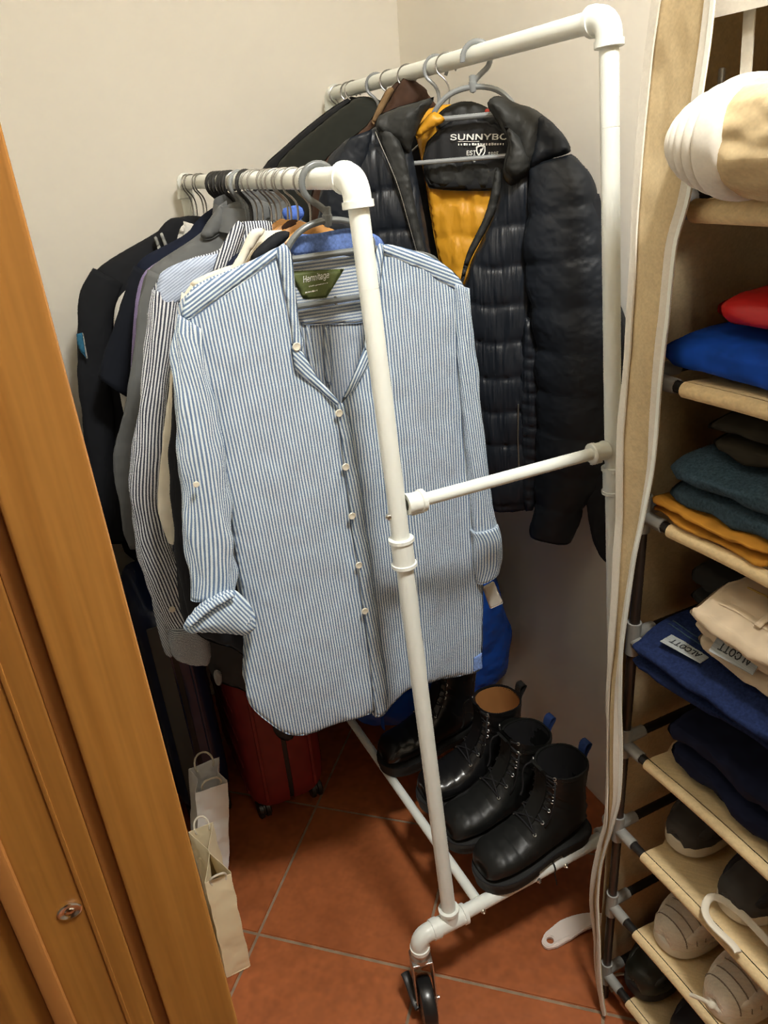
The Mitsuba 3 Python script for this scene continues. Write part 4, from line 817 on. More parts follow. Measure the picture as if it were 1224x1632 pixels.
ms_ = [trimesh.creation.extrude_polygon(gm, .0004) for gm in getattr(shp, 'geoms', [shp])]; me = cat(*ms_); v_ = np.array(me.vertices)
obj('shield_emblem', TM(Q.P(tx[3][0]+.008+v_[:, 0], .018-v_[:, 2], tx[3][1]-.008+v_[:, 1]), me.faces), 'm_print_white', nk, smooth=False)
# sleeves
def puff(pitch, amp):
    return lambda q, L: amp*(abs(math.sin(math.pi*q/pitch))**.5-.6)
QS = Plane(.40, .38, -52)
S1 = [[*[(0.038, 1.465), (0.108, 1.478)]], [*[(0.034, 1.407), (0.145, 1.426)]], [*[(0.030, 1.322), (0.170, 1.340)]], [*[(0.036, 1.233), (0.200, 1.239)]], [*[(0.049, 1.139), (0.219, 1.145)]], [*[(0.055, 1.039), (0.219, 1.026)]], [*[(0.056, 0.933), (0.192, 0.918)]], [*[(0.050, 0.820), (0.149, 0.817)]], [*[(0.040, 0.750), (0.131, 0.744)]]]
me, uv = limb(QS, S1, -.012, .6, 40, .006, .008, 19, bulge=puff(.082, .0075), maxd=.042); sl = obj('sleeve', me, 'm_puffer_sleeve', j, uv=uv)
S2 = [[*[(-0.247, 1.527), (-0.186, 1.543)]], [*[(-0.287, 1.473), (-0.211, 1.446)]], [*[(-0.327, 1.339), (-0.233, 1.311)]], [*[(-0.359, 1.140), (-0.262, 1.138)]], [*[(-0.372, 0.913), (-0.284, 0.915)]], [*[(-0.360, 0.758), (-0.283, 0.761)]]]
me, uv = limb(Q, S2, -.02, .7, 36, .007, .010, 20, bulge=puff(.072, .005), maxd=.04); obj('sleeve', me, 'm_puffer_sleeve', j, uv=uv)
(hs, hz_), = [(-0.024, 1.603)]
pz = [(-0.024, 1.594), (-0.025, 1.549), (-0.075, 1.482)]
loop_hanger('R', .432, -38, 'shiny grey plastic hanger inside the black puffer jacket', 'm_hanger_metallic', {'top': pz[0][1], 'bottom': pz[1][1], 'half': .070}, {'z': pz[2][1], 'half': .115, 'tip': .14}, .024, -1)
# dark coat behind the puffer; only its lower sleeve shows beside the wall
B = Plane(.364, .56, -38)
g = thing('coat', 'black coat behind the puffer jacket, one sleeve hanging lower by the wall', 'coat')
CO = [(-0.016, 1.575), (-0.065, 1.558), (-0.117, 1.519), (-0.164, 1.420), (-0.185, 1.196), (-0.186, 0.846), (-0.009, 0.817), (0.058, 0.880), (0.071, 1.187), (0.069, 1.394), (0.053, 1.495), (0.025, 1.550)]
me, uv = cloth(B, CO, .02, .06, .013, 0, folds(.02, 12, 1.2, 61, 1.5)); obj('body', me, 'm_black_cloth', g, uv=uv)
CS = [[*[(0.086, 1.426), (0.151, 1.413)]], [*[(0.103, 1.237), (0.197, 1.239)]], [*[(0.120, 1.050), (0.208, 1.058)]], [*[(0.144, 0.897), (0.217, 0.895)]], [*[(0.162, 0.789), (0.224, 0.773)]], [*[(0.182, 0.733), (0.227, 0.698)]]]
me, uv = limb(Plane(.39, .37, -55), CS, .012, .5, 28, .011, .006, 21, maxd=.03); obj('sleeve', me, 'm_black_cloth', g, uv=uv)
hanger('R', .535, 'wire', -38, 'steel wire hanger just behind the puffer jacket hanger', None, .095, .17)
hanger('R', .575, 'metallic', -38, 'grey plastic hanger between the puffer jacket and the brown coat', None, .10, .17)
# brown coat
B = Plane(.364, .71, -38)
g = thing('coat', 'dark brown coat with raised collar in the middle of the upper rail', 'coat')
BO = [(-0.011, 1.633), (-0.028, 1.621), (-0.042, 1.602), (-0.063, 1.579), (-0.089, 1.552), (-0.147, 1.525), (-0.193, 1.492), (-0.231, 1.409), (-0.264, 1.027), (-0.258, 0.795), (0.065, 0.766), (0.175, 0.866), (0.181, 1.384), (0.157, 1.469), (0.095, 1.543), (0.058, 1.591), (0.037, 1.620), (0.012, 1.637)]
me, uv = cloth(B, BO, .022, .06, .012, 0, folds(.02, 12, 1.2, 63, 1.5)); obj('body', me, 'm_brown_coat', g, uv=uv)
BC = [(0.008, 1.638), (0.020, 1.629), (0.040, 1.620), (0.056, 1.604), (0.048, 1.580), (0.008, 1.566), (-0.021, 1.557), (-0.050, 1.548), (-0.060, 1.555), (-0.040, 1.581), (-0.023, 1.602), (-0.009, 1.620)]
me, uv = cloth(B, BC, .012, .02, .008, -.026, wr(.006, 64)); obj('collar', me, 'm_brown_coat', g, uv=uv)
BL = [(-0.038, 1.608), (-0.024, 1.622), (-0.011, 1.618), (-0.026, 1.598), (-0.049, 1.568), (-0.063, 1.551), (-0.068, 1.561)]
me, uv = cloth(B, BL, .006, .012, .007, -.030); obj('lapel', me, 'm_tan_lining', g, uv=uv)
hanger('R', .692, 'wire', -38, 'steel wire hanger holding the dark brown coat', None, .05, .17)
hanger('R', .775, 'wire', -38, 'steel wire hanger behind the dark brown coat', None, .075, .17)
hanger('R', .84, 'metallic', -38, 'grey plastic hanger midway along the upper rail', None, .06, .17)
# dark coats at the back
B = Plane(.364, .86, -36)
g = thing('coat', 'olive black coat with smooth rounded shoulder at the back of the upper rail', 'coat')
KO = [(-0.034, 1.622), (-0.067, 1.605), (-0.110, 1.582), (-0.157, 1.555), (-0.203, 1.528), (-0.240, 1.499), (-0.266, 1.450), (-0.320, 1.065), (-0.320, 0.823), (0.007, 0.785), (0.161, 0.888), (0.178, 1.380), (0.140, 1.487), (0.087, 1.553), (0.034, 1.597), (0.007, 1.613)]
me, uv = cloth(B, KO, .035, .08, .012, 0, folds(.02, 12, 1.2, 65, 1.5)); obj('body', me, 'm_olive_black', g, uv=uv)
B = Plane(.364, .98, -36)
g = thing('coat', 'black coat last on the upper rail against the back wall', 'coat')
KO = [(0.010, 1.631), (-0.031, 1.617), (-0.076, 1.595), (-0.129, 1.565), (-0.180, 1.533), (-0.233, 1.501), (-0.266, 1.450), (-0.311, 1.111), (-0.307, 0.900), (-0.003, 0.859), (0.157, 0.927), (0.178, 1.378), (0.140, 1.504), (0.086, 1.586)]
me, uv = cloth(B, KO, .035, .07, .012, 0, folds(.02, 12, 1.2, 66, 1.5)); obj('body', me, 'm_black_cloth', g, uv=uv)
for y_, r_ in ((.965, -45), (.99, -30)):
    hanger('R', y_, 'dark', r_, 'one of two hooks holding the olive black coat near the back wall', 'hangers of the olive black coat', .055, .17)
for y_, r_ in ((1.045, -70), (1.06, -5)):
    hanger('R', y_, 'wire', r_, 'crossed wire hook at the far end of the upper rail', 'crossed hooks at the far end of the upper rail', .07, .16)

# ------------------------------------------------------------------ boots across the bottom rails
ZBT = .2125
def boot(x0, y0, rot, L, Hh, mat, label, group, lining, tab, lean=0.0, shin=.10, brass=False):
    """toe towards -x; (x0, y0) is the toe tip on the rails."""
    k = thing('boot', label, 'boot', group)
    r_ = math.radians(rot); c_, s_ = math.cos(r_), math.sin(r_)
    def W(P):
        P = np.atleast_2d(P); P = P.copy(); P[:, 0] += lean*np.maximum(P[:, 2]-.06, 0)
        return np.stack([x0+P[:, 0]*c_-P[:, 1]*s_, y0+P[:, 0]*s_+P[:, 1]*c_, ZBT+P[:, 2]], 1)
    sc = L/.285; sl = .030
    # (outer x,z) (inner x,z) half width
    R_ = [((.012, .034), (.012, .050), .012), ((.006, .032), (.010, .058), .024), ((.010, .030), (.022, .072), .036), ((.030, .029), (.042, .080), .044), ((.060, .028), (.070, .082), .047), ((.095, .028), (.098, .090), .047),
          ((.135, .028), (.122, .106), .045), ((.180, .028), (.140, .124), .042), ((.225, .030), (.152, .140), .040), ((.256, .040), (.160, .154), .039), ((.270, .062), (.165, .166), .039), ((.270, .090), (.168, .178), .040),
          ((.266, .122), (.170, .192), .042), ((.268, .155), (.171, .207), .0445), ((.272, .190), (.171, .222), .0465), ((.275, Hh-.012), (.171, Hh-.004), .0475), ((.276, Hh), (.171, Hh+.004), .0475)]
    o = np.array([q[0] for q in R_]); i_ = np.array([q[1] for q in R_]); w = np.array([q[2] for q in R_])
    t = np.arange(len(R_)); tt = np.linspace(0, len(R_)-1, 58)
    from scipy.interpolate import PchipInterpolator as PI
    o, i_, w = PI(t, o)(tt), PI(t, i_)(tt), PI(t, w)(tt)
    o[:, 0] *= sc; i_[:, 0] *= sc
    n = 32; an = np.arange(n)*2*np.pi/n
    def ring(a, b, ww, amp=1.0, q=0):
        cen = (a+b)/2; h = (b-a)/2
        ca = np.sign(np.cos(an))*np.abs(np.cos(an))**.85; sa = np.sign(np.sin(an))*np.abs(np.sin(an))**.85
        P = np.stack([cen[0]+h[0]*ca, ww*sa, cen[1]+h[1]*ca], 1)
        nz = meshkit.fbm(P*np.array([34, 22, 34])+x0*50+y0*90, 3, 3)-.5
        P[:, 1] *= 1+.16*nz*amp
        cr = .0045*np.sin(q*1.9)*np.exp(-((q-20)/9)**2)*np.clip(np.cos(an), 0, 1)+.004*np.sin(q*1.5+1)*np.exp(-((q-34)/7)**2)
        P[:, 0] += cr; P[:, 2] += cr*.6
        return P
    rings = [W(ring(o[q], i_[q], w[q], 1, q)) for q in range(len(tt))]
    top = len(tt)-1
    for sc_, dz in ((.93, .000), (.90, -.006)):
        c2 = (o[top]+i_[top])/2; P = ring(c2+(o[top]-c2)*sc_, c2+(i_[top]-c2)*sc_, w[top]*sc_, .5, top); P[:, 2] += dz; rings.append(W(P))
    obj('upper', loft(rings, True, False), mat, k, smooth=60)
    ins = []
    for sc_, dz in ((.905, -.003), (.88, -.03), (.82, -.075), (.6, -.11)):
        c2 = (o[top]+i_[top])/2; P = ring(c2+(o[top]-c2)*sc_, c2+(i_[top]-c2)*sc_, w[top]*sc_, .3, top); P[:, 2] += dz; ins.append(W(P))
    obj('lining', loft(ins, False, True), lining, k, smooth=60, label='brown leather lining' if lining == 'm_boot_lining' else None)
    # sole with heel block
    fx = np.array([(0, 0), (.006, .022), (.022, .040), (.050, .0505), (.090, .0515), (.130, .046), (.170, .0405), (.210, .0415), (.250, .0425), (.272, .034), (.280, .016), (.281, 0)])
    fo = np.vstack([fx, fx[-2:0:-1]*[1, -1]]); fo = chaikin(fo, 2); fo[:, 0] = (fo[:, 0]-.004)*sc
    fp = Polygon(fo)
    def slab(pg, z0, z1):
        m = trimesh.creation.extrude_polygon(pg, z1-z0); m.apply_translation((0, 0, z0)); return m
    cut = Polygon([(.12*sc, -.1), (.185*sc, -.1), (.195*sc, .1), (.12*sc, .1)])
    lowp = fp.buffer(-.003).difference(cut)
    parts = [slab(fp.buffer(.0015), .020, .0285), slab(fp.buffer(-.0005), .013, .0205)]+[slab(g_, .0, .0135) for g_ in getattr(lowp, 'geoms', [lowp])]
    sm = cat(*parts); obj('sole', TM(W(sm.vertices), sm.faces), 'm_sole', k, smooth=30)
    ring2 = np.array(fp.buffer(.0002).exterior.coords)[:-1]
    obj('welt_stitching', tube(W(np.c_[ring2, np.full(len(ring2), .0295)]), .0012, 6, closed=True), 'm_lace', k)
    # lace panel, eyelets, laces
    q0, q1 = 21, top-3
    qs = np.linspace(q0, q1, 8).astype(int)
    def on(q, side, off=.0):
        a2 = math.radians(38)*side; c2 = (o[q]+i_[q])/2; h = (i_[q]-o[q])/2
        P = np.array([c2[0]+h[0]*math.cos(a2)**.85, w[q]*math.copysign(abs(math.sin(a2))**.85, a2), c2[1]+h[1]*math.cos(a2)**.85])
        nn = np.array([h[0]/np.linalg.norm(h)*.8, .6*side, h[1]/np.linalg.norm(h)*.8])
        return P+nn*off, nn/np.linalg.norm(nn)
    ey, lc = [], []
    for q in qs:
        for sd in (-1, 1):
            P, nn = on(q, sd, .0015); A_ = W(P)[0]; B_ = W(P+nn*.01)[0]-A_
            ey.append(lathe_axis(A_, B_, [(0, .0036), (.0016, .0036), (.0020, .0028), (.0016, .0019), (.0002, .0018)], 12))
    for m_ in ey: obj('eyelet', m_, 'm_zinc', k)
    def bow(pa, na, pb, nb):
        mid = (pa+pb)/2; md = on_mid
        return spline(W(np.array([pa+na*.001, pa*.7+pb*.3+(na+nb)*.0045, pa*.3+pb*.7+(na+nb)*.0045, pb+nb*.001])), 10)
    on_mid = None
    for a2, b2 in zip(qs[:-1], qs[1:]):
        for sd in (-1, 1):
            (pa, na), (pb, nb) = on(a2, sd, .0022), on(b2, -sd, .0022); lc.append(tube(bow(pa, na, pb, nb), .0019, 8))
    (pa, na), (pb, nb) = on(qs[0], -1, .0022), on(qs[0], 1, .0022); lc.append(tube(bow(pa, na, pb, nb), .0019, 8))
    P, nn = on(qs[-1], -1, .003)
    lc.append(tube(spline(W(np.array([P, P+[-.012, -.012, -.012], P+[-.02, -.014, -.045], P+[-.030, -.006, -.085], P+[-.028, .008, -.115]])), 24), .0018, 8))
    P, nn = on(qs[-1], 1, .003)
    lc.append(tube(spline(W(np.array([P, P+[-.016, .006, -.010], P+[-.024, .004, -.040], P+[-.036, .0, -.07]])), 20), .0018, 8))
    obj('laces', cat(*lc), 'm_lace', k)
    tg = []
    for q in np.linspace(22, top, 18):
        q = int(q); h = i_[q]-(o[q]+i_[q])/2; h /= np.linalg.norm(h)
        tg.append(np.array([[i_[q][0]+h[0]*.002, yy, i_[q][1]+h[1]*.002] for yy in (-.016, -.008, 0, .008, .016)]+[[i_[q][0]-h[0]*.003, yy, i_[q][1]-h[1]*.003] for yy in (.016, 0, -.016)]))
    q = top; tg.append(tg[-1]+np.array([-.006, 0, .016])); tg.append(tg[-1]+np.array([-.004, 0, .004]))
    obj('tongue', loft([W(g_) for g_ in tg]), mat, k, smooth=50)
    hb = o[top]; pts_ = [np.array([hb[0]+.000, 0, Hh-.03]), np.array([hb[0]+.006, 0, Hh-.005]), np.array([hb[0]+.016, 0, Hh+.010]), np.array([hb[0]+.019, 0, Hh+.018]), np.array([hb[0]+.012, 0, Hh+.021]), np.array([hb[0]+.002, 0, Hh+.010]), np.array([hb[0]-.004, 0, Hh-.02])]
    pt = spline(np.array(pts_), 22); rr = []
    for q in range(len(pt)):
        t_ = np.gradient(pt, axis=0)[q]; nn = np.array([-t_[2], 0, t_[0]]); nn /= np.linalg.norm(nn)+1e-9
        rr.append(W(np.array([pt[q]+nn*.0011+[0, -.009, 0], pt[q]+nn*.0011+[0, .009, 0], pt[q]-nn*.0011+[0, .009, 0], pt[q]-nn*.0011+[0, -.009, 0]])))
    obj('pull_tab', loft(rr), tab, k, smooth=50, label='blue pull tab' if tab == 'm_tab_blue' else None)
    sp = [W(ring(o[q], i_[q], w[q], 1, q)*1.0+0) for q in (12,)]
    return k
boot(.044, .395, 3, .272, .222, 'm_leather_gloss', 'glossy black lace-up boot with brown lining, farthest along the rack beside the blue bag', None, 'm_boot_lining', 'm_tab_black')
boot(.072, .255, -2, .272, .218, 'm_leather_gloss', 'glossy black lace-up boot with brown lining, in front of its pair on the bottom rails', None, 'm_boot_lining', 'm_tab_black', -.10)
boot(.070, .142, 2, .272, .196, 'm_leather_matte', 'matt black lace-up boot with blue heel tab, just behind the nearest boot', None, 'm_boot_lining_dark', 'm_tab_blue', -.06, brass=True)
boot(.080, .030, 3, .272, .212, 'm_leather_matte', 'matt black lace-up boot with blue heel tab, nearest boot over the front bar', None, 'm_boot_lining_dark', 'm_tab_blue', -.09, brass=True)

# blue shopping bag on the rails behind the boots
g = thing('shopping_bag', 'big glossy blue woven shopping bag slumped behind the boots', 'bag')
bx = []
for z_, k_ in ((ZBT+.002, .88), (ZBT+.01, .95), (ZBT+.05, 1.0), (ZBT+.12, 1.02), (ZBT+.2, 1.0), (ZBT+.27, .96), (ZBT+.31, .9)):
    an = np.linspace(0, 2*math.pi, 61)[:-1]; ca, sa = np.cos(an), np.sin(an)
    P = np.stack([.275+.232*k_*np.sign(ca)*np.abs(ca)**.45, .70+.20*k_*np.sign(sa)*np.abs(sa)**.45, np.full(60, z_)], 1)
    nz = meshkit.fbm(P*9, 3, 2)-.5; P[:, :2] += nz[:, None]*.05*(np.array([.275, .70])-P[:, :2])/.2; P[:, 2] += (meshkit.fbm(P*6+4, 2, 4)-.5)*.05*(z_ > ZBT+.1)
    bx.append(P)
from scipy.interpolate import interp1d
bx = interp1d(np.linspace(0, 1, 7), np.array(bx), axis=0, kind='quadratic')(np.linspace(0, 1, 28))
bx = [b_+np.random.default_rng(i).normal(0, .0004, b_.shape) for i, b_ in enumerate(bx)]
obj('body', loft(bx, True, True), 'm_blue_bag', g, smooth=50)
for e in (0,):
    obj('strap', tube(spline(np.array([(.10, .50, ZBT+.02), (.095, .50, ZBT+.16), (.13, .49, ZBT+.30), (.24, .495, ZBT+.34), (.34, .50, ZBT+.28), (.36, .50, ZBT+.10)]), 40), .011, 10, flat=.18), 'm_blue_bag', g)

# suitcases
def suitcase(name_label, x0, x1, y0, y1, z0, z1, mat, handle):
    k = thing('suitcase', name_label, 'suitcase')
    xm = (x0+x1)/2
    def half(xa, xb, dirn):
        rings = []
        for fx_, b_ in ((0, 0), (.35, 0), (.62, .004), (.82, .014), (.93, .026), (1.0, .042)):
            X = xa+(xb-xa)*fx_; an = np.linspace(0, 2*math.pi, 81)[:-1]; ca, sa = np.cos(an), np.sin(an)
            hy, hz_ = (y1-y0)/2-b_, (z1-z0)/2-b_
            rings.append(np.stack([np.full(80, X), (y0+y1)/2+hy*np.sign(ca)*np.abs(ca)**.22, (z0+z1)/2+hz_*np.sign(sa)*np.abs(sa)**.22], 1))
        return loft(rings, True, True)
    obj('shell', half(xm-.006, x0, -1), mat, k, smooth=40); obj('shell', half(xm+.006, x1, 1), mat, k, smooth=40)
    an = np.linspace(0, 2*math.pi, 81)[:-1]; ca, sa = np.cos(an), np.sin(an)
    mid = [np.stack([np.full(80, X), (y0+y1)/2+((y1-y0)/2-.004)*np.sign(ca)*np.abs(ca)**.22, (z0+z1)/2+((z1-z0)/2-.004)*np.sign(sa)*np.abs(sa)**.22], 1) for X in (xm-.0065, xm+.0065)]
    obj('zip_band', loft(mid), 'm_black_plastic', k, smooth=40)
    for i in range(6):
        zz = z0+.06+(z1-z0-.12)*i/5
        obj('rib', box(x0-.003, x0+.01, y0+.045, y1-.045, zz-.006, zz+.006, .003), mat, k)
    for i in range(2):
        xx = (x0+.035, x1-.035)[i]; obj('edge_rib', box(xx-.004, xx+.004, y0-.0025, y0+.01, z0+.05, z1-.05, .002), mat, k)
    for x in (x0+.028, x1-.028):
        for y in (y0+.045, y1-.045):
            w_ = obj('wheel', cat(lathe_axis((x-.016, y, .026), XAX, [(0, 0), (0, .02), (.003, .0255), (.012, .0255), (.014, .02), (.018, .02), (.020, .0255), (.029, .0255), (.032, .02), (.032, 0)], 24), box(x-.017, x+.017, y-.012, y+.012, .03, z0+.012, .004)), 'm_black_rubber', k)
    if handle: obj('side_handle', cat(box(xm-.014, xm+.016, y0-.014, y0-.004, z1-.30, z1-.16, .004), box(xm-.014, xm+.016, y0-.012, y0+.006, z1-.30, z1-.28, .003), box(xm-.014, xm+.016, y0-.012, y0+.006, z1-.18, z1-.16, .003)), 'm_black_plastic', k)
    return k
suitcase('dark red hard-shell suitcase standing under the striped shirts', -.232, -.036, .565, .93, .030, .58, 'm_red_shell', True)
nv = suitcase('glossy navy suitcase with a grey strap, behind the door frame', -.392, -.262, .64, .99, .046, .63, 'm_navy_shell', False)
st = tube(np.array([(-.262, .70, .65), (-.31, .632, .648), (-.345, .630, .60), (-.352, .6315, .42), (-.358, .6325, .25), (-.362, .634, .10)]), .017, 10, flat=.14)
obj('strap', box(-.372, -.337, .6325, .641, .08, .615, .003), 'm_strap_grey', nv, label='grey webbing strap')

# paper bags beside the door frame
def paper_bag(label, x0, x1, y0, y1, z1, mat, seed, bulge=.01, lean=0.0, hh=.07):
    k = thing('paper_bag', label, 'paper bag')
    ym = (y0+y1)/2
    def wall(f, nu=14, nv_=22):
        uu, vv = np.meshgrid(np.linspace(0, 1, nu), np.linspace(0, 1, nv_)); P = f(uu.ravel(), vv.ravel())
        nz = (meshkit.fbm(P*16+seed, 3, seed)-.5)*.012
        return P+nz[:, None]*np.array([1, 1, 0]), nu, nv_
    def sheet2(f):
        P, nu, nv_ = wall(f); F = []
        for i in range(nv_-1):
            for q in range(nu-1):
                a_ = i*nu+q; F += [[a_, a_+1, a_+nu+1], [a_, a_+nu+1, a_+nu]]
        m = TM(P, F); nrm = np.array(m.vertex_normals); n_ = len(P)
        e = [[q, q+1] for q in range(nu-1)]+[[(nv_-1)*nu+q+1, (nv_-1)*nu+q] for q in range(nu-1)]+[[(i+1)*nu, i*nu] for i in range(nv_-1)]+[[i*nu+nu-1, (i+1)*nu+nu-1] for i in range(nv_-1)]
        F2 = np.vstack([F, np.array(F)[:, ::-1]+n_, [[a_, b_+n_, b_] for a_, b_ in e], [[a_, a_+n_, b_+n_] for a_, b_ in e]])
        return TM(np.vstack([P, P-nrm*.0008]), F2)
    gs = .35
    zf = lambda v: .002+v*z1
    lx_ = lambda v: lean*v
    fr = sheet2(lambda u, v: np.stack([x0+(x1-x0)*u+lx_(v), y0+0*u-bulge*np.sin(v*2.2), zf(v)*(1-.02*u)], 1))
    bk = sheet2(lambda u, v: np.stack([x0+(x1-x0)*u+lx_(v), y1+0*u, zf(v)], 1))
    gu = [sheet2(lambda u, v, xs=xs, sg=sg: np.stack([xs+lx_(v)+sg*(y1-y0)*gs*np.clip(v-.12, 0, 1)*(.5-np.abs(u-.5))*1.3, y0+(y1-y0)*u-bulge*np.sin(v*2.2)*(1-u), zf(v)], 1)) for xs, sg in ((x0, 1), (x1, -1))]
    bt = box(x0+.001, x1-.001, y0+.001, y1-.001, .001, .003)
    obj('body', cat(fr, bk, *gu, bt), mat, k, smooth=40)
    for yy, dy in ((y0-.002, -.004), (y1-.002, .006)):
        xm_ = (x0+x1)/2+lean; w_ = (x1-x0)*.26
        obj('handle', tube(spline(np.array([(xm_-w_, yy, z1-.012), (xm_-w_*1.05, yy+dy, z1+hh*.5), (xm_-w_*.5, yy+dy*2, z1+hh), (xm_+w_*.5, yy+dy*2, z1+hh), (xm_+w_*1.05, yy+dy, z1+hh*.5), (xm_+w_, yy, z1-.012)]), 30), .0022, 8), 'm_string', k, label='twisted paper cord handle')
    return k
paper_bag('small cream paper bag with side folds standing on the floor by the door frame', -.402, -.352, .235, .37, .285, 'm_paper_cream', 3, .004, .006, .016)
paper_bag('taller white paper bag with cord handles behind the small cream bag', -.412, -.345, .435, .50, .325, 'm_paper_white', 5, .012, .05, .022)

# translucent plastic hook with a hole lying on the floor
hk = np.array([(.222, -.004), (.205, -.012), (.204, -.028), (.222, -.034)]); ctr = spline(np.array([(.216, -.015, 0), (.25, -.012, 0), (.29, -.015, 0), (.345, -.04, 0)]), 30)
wid = np.interp(np.linspace(0, 1, 30), [0, .1, .35, .7, 1], [.013, .0185, .0215, .016, .011])
sh_ = shapely.union_all([Point(*c_[:2]).buffer(w_) for c_, w_ in zip(ctr, wid)]+[LineString(ctr[:, :2]).buffer(.010)])
sh_ = sh_.difference(Point(.222, -.014).buffer(.0075))
hk_ = trimesh.creation.extrude_polygon(sh_.buffer(-.002), .010); hk_.apply_translation((0, 0, .001)); hk2 = trimesh.creation.extrude_polygon(sh_, .006); hk2.apply_translation((0, 0, .003))
hk_ = cat(hk_, hk2)
v_ = np.array(hk_.vertices); v_[:, 2] += np.clip(v_[:, 0]-.24, 0, .2)*.16
tag(obj('shoehorn', TM(v_, hk_.faces), 'm_translucent', smooth=40), 'translucent whitish plastic shoehorn with a hole in its handle lying on the floor tiles', 'shoehorn')

# ------------------------------------------------------------------ the fabric wardrobe on the right
PX, PY, PB, PN = .250, -.149, .530, -.74
ward = thing('wardrobe', 'beige fabric wardrobe with white piping and open front, full of clothes and shoes', 'wardrobe')
LEVELS = [.070, .263, .453, .641, .838, 1.040, 1.228, 1.424]
for x in (PX, PB):
    for y in (PY, PN):
        obj('pole', cyl((x, y, .0), (x, y, 1.60), .0075, 18), 'm_pole', ward)
for z in LEVELS:
    for x, dx_ in ((PX, 1), (PB, -1)):
        for y, dy in ((PY, -1), (PN, 1)):
            obj('connector', cat(lathe_axis((x, y, z-.027), ZAX, [(0, .0077), (0, .0105), (.054, .0105), (.054, .0077)], 18), lathe_axis((x, y, z+.006), (dx_, 0, 0), [(.004, .0098), (.036, .0094), (.036, .0078)], 16), lathe_axis((x, y, z-.004), (0, dy, 0), [(.004, .0098), (.038, .0094), (.038, .0078)], 16)), 'm_connector', ward)
    for y in (PY, PN): obj('side_bar', cyl((PX+.02, y, z+.006), (PB-.02, y, z+.006), .0075, 14), 'm_bar_black', ward)
    for x in (PX, PB): obj('long_bar', cyl((x, PY-.02, z-.004), (x, PN+.02, z-.004), .0072, 14), 'm_bar_black', ward)
    # shelf cloth: sleeves round both long bars and a sheet between
    y0, y1 = PY-.050-.012*(z < .5), PN+.05
    n = 26; prof = []
    for t in np.linspace(math.pi*.5, -math.pi*1.42, 18): prof.append((PX-.0*1+.0098*-math.cos(t)*-1*-1, z-.004+.0098*math.sin(t)))
    for x_ in np.linspace(PX+.016, PB-.016, 12): prof.append((x_, z+.0065-.010*math.sin(math.pi*(x_-PX)/(PB-PX))))
    for t in np.linspace(math.pi*.5, -math.pi*1.3, 14): prof.append((PB+.0098*math.cos(t), z-.004+.0098*math.sin(t)))
    top_ = LineString(prof).buffer(.0011)
    if z < 1.3:
        rings = []
        e_ = chaikin(np.array(prof), 0, False)
        nn = len(e_); ys_ = np.linspace(y0, y1, 24)
        V = np.array([[(px_, yy, pz_+.002*math.sin(yy*19+px_*30)) for px_, pz_ in e_] for yy in ys_])
        V[0, 18:30, 1] -= .0; V[0, 20:28, 1] += .012
        f = []
        for i in range(23):
            for q in range(nn-1): f += [[i*nn+q, i*nn+q+1, (i+1)*nn+q+1], [i*nn+q, (i+1)*nn+q+1, (i+1)*nn+q]]
        m = TM(V.reshape(-1, 3), f); nv_ = np.array(m.vertex_normals)
        v2 = np.vstack([m.vertices, m.vertices-nv_*.001]); nv0 = nn*24
        rim = [[q, q+1] for q in range(nn-1)]+[[23*nn+q+1, 23*nn+q] for q in range(nn-1)]
        f2 = np.vstack([f, np.array(f)[:, ::-1]+nv0, [[a_, b_+nv0, b_] for a_, b_ in rim], [[a_, a_+nv0, b_+nv0] for a_, b_ in rim]])
        obj('shelf_cloth', TM(v2, f2), 'm_cover_shelf', ward, smooth=40)
    else:
        obj('shelf_cloth', cat(cyl((PX, y0+.01, z-.004), (PX, y1, z-.004), .0125, 20), box(PX, PB, y1, y0+.01, z+.005, z+.007)), 'm_cover_shelf', ward)
def drape(f, nu, nv_, mat, name, thick=.0012, label=None, parent=ward):
    uu, vv = np.meshgrid(np.linspace(0, 1, nu), np.linspace(0, 1, nv_)); P = f(uu.ravel(), vv.ravel()); F = []
    for i in range(nv_-1):
        for q in range(nu-1):
            a_ = i*nu+q; F += [[a_, a_+1, a_+nu+1], [a_, a_+nu+1, a_+nu]]
    m = TM(P, F); nr = np.array(m.vertex_normals); n_ = len(P)
    e = [[q, q+1] for q in range(nu-1)]+[[(nv_-1)*nu+q+1, (nv_-1)*nu+q] for q in range(nu-1)]+[[(i+1)*nu, i*nu] for i in range(nv_-1)]+[[i*nu+nu-1, (i+1)*nu+nu-1] for i in range(nv_-1)]
    F2 = np.vstack([F, np.array(F)[:, ::-1]+n_, [[a_, b_+n_, b_] for a_, b_ in e], [[a_, a_+n_, b_+n_] for a_, b_ in e]])
    return obj(name, TM(np.vstack([P, P-nr*thick]), F2), mat, parent, smooth=50, label=label)
nz3 = lambda a, b, k: meshkit.fbm(np.stack([a, b, 0*a+k], -1), 3, k)-.5
ZT = 1.69
drape(lambda u, v: np.stack([PX+(PB+.012-PX)*u, PY+.022+.035*nz3(u*3, v*7, 3)*np.sin(math.pi*u), .015+(ZT-.015)*v], 1), 24, 70, 'm_cover', 'side_panel')
drape(lambda u, v: np.stack([PB+.012+.012*nz3(u*7, v*8, 4), PY+.022+(PN-.02-PY-.022)*u, .015+(ZT-.015)*v], 1), 40, 60, 'm_cover', 'back_panel')
drape(lambda u, v: np.stack([PX-.012+(PB+.024-PX)*u, PN-.02+.02*nz3(u*3, v*7, 5), .015+(ZT-.015)*v], 1), 16, 50, 'm_cover', 'side_panel')
drape(lambda u, v: np.stack([PX-.012+(PB+.024-PX)*u, PY+.022+(PN-.02-PY-.022)*v, ZT-.004*np.sin(math.pi*u)+.004*nz3(u*6, v*9, 6)], 1), 16, 30, 'm_cover', 'top_panel')
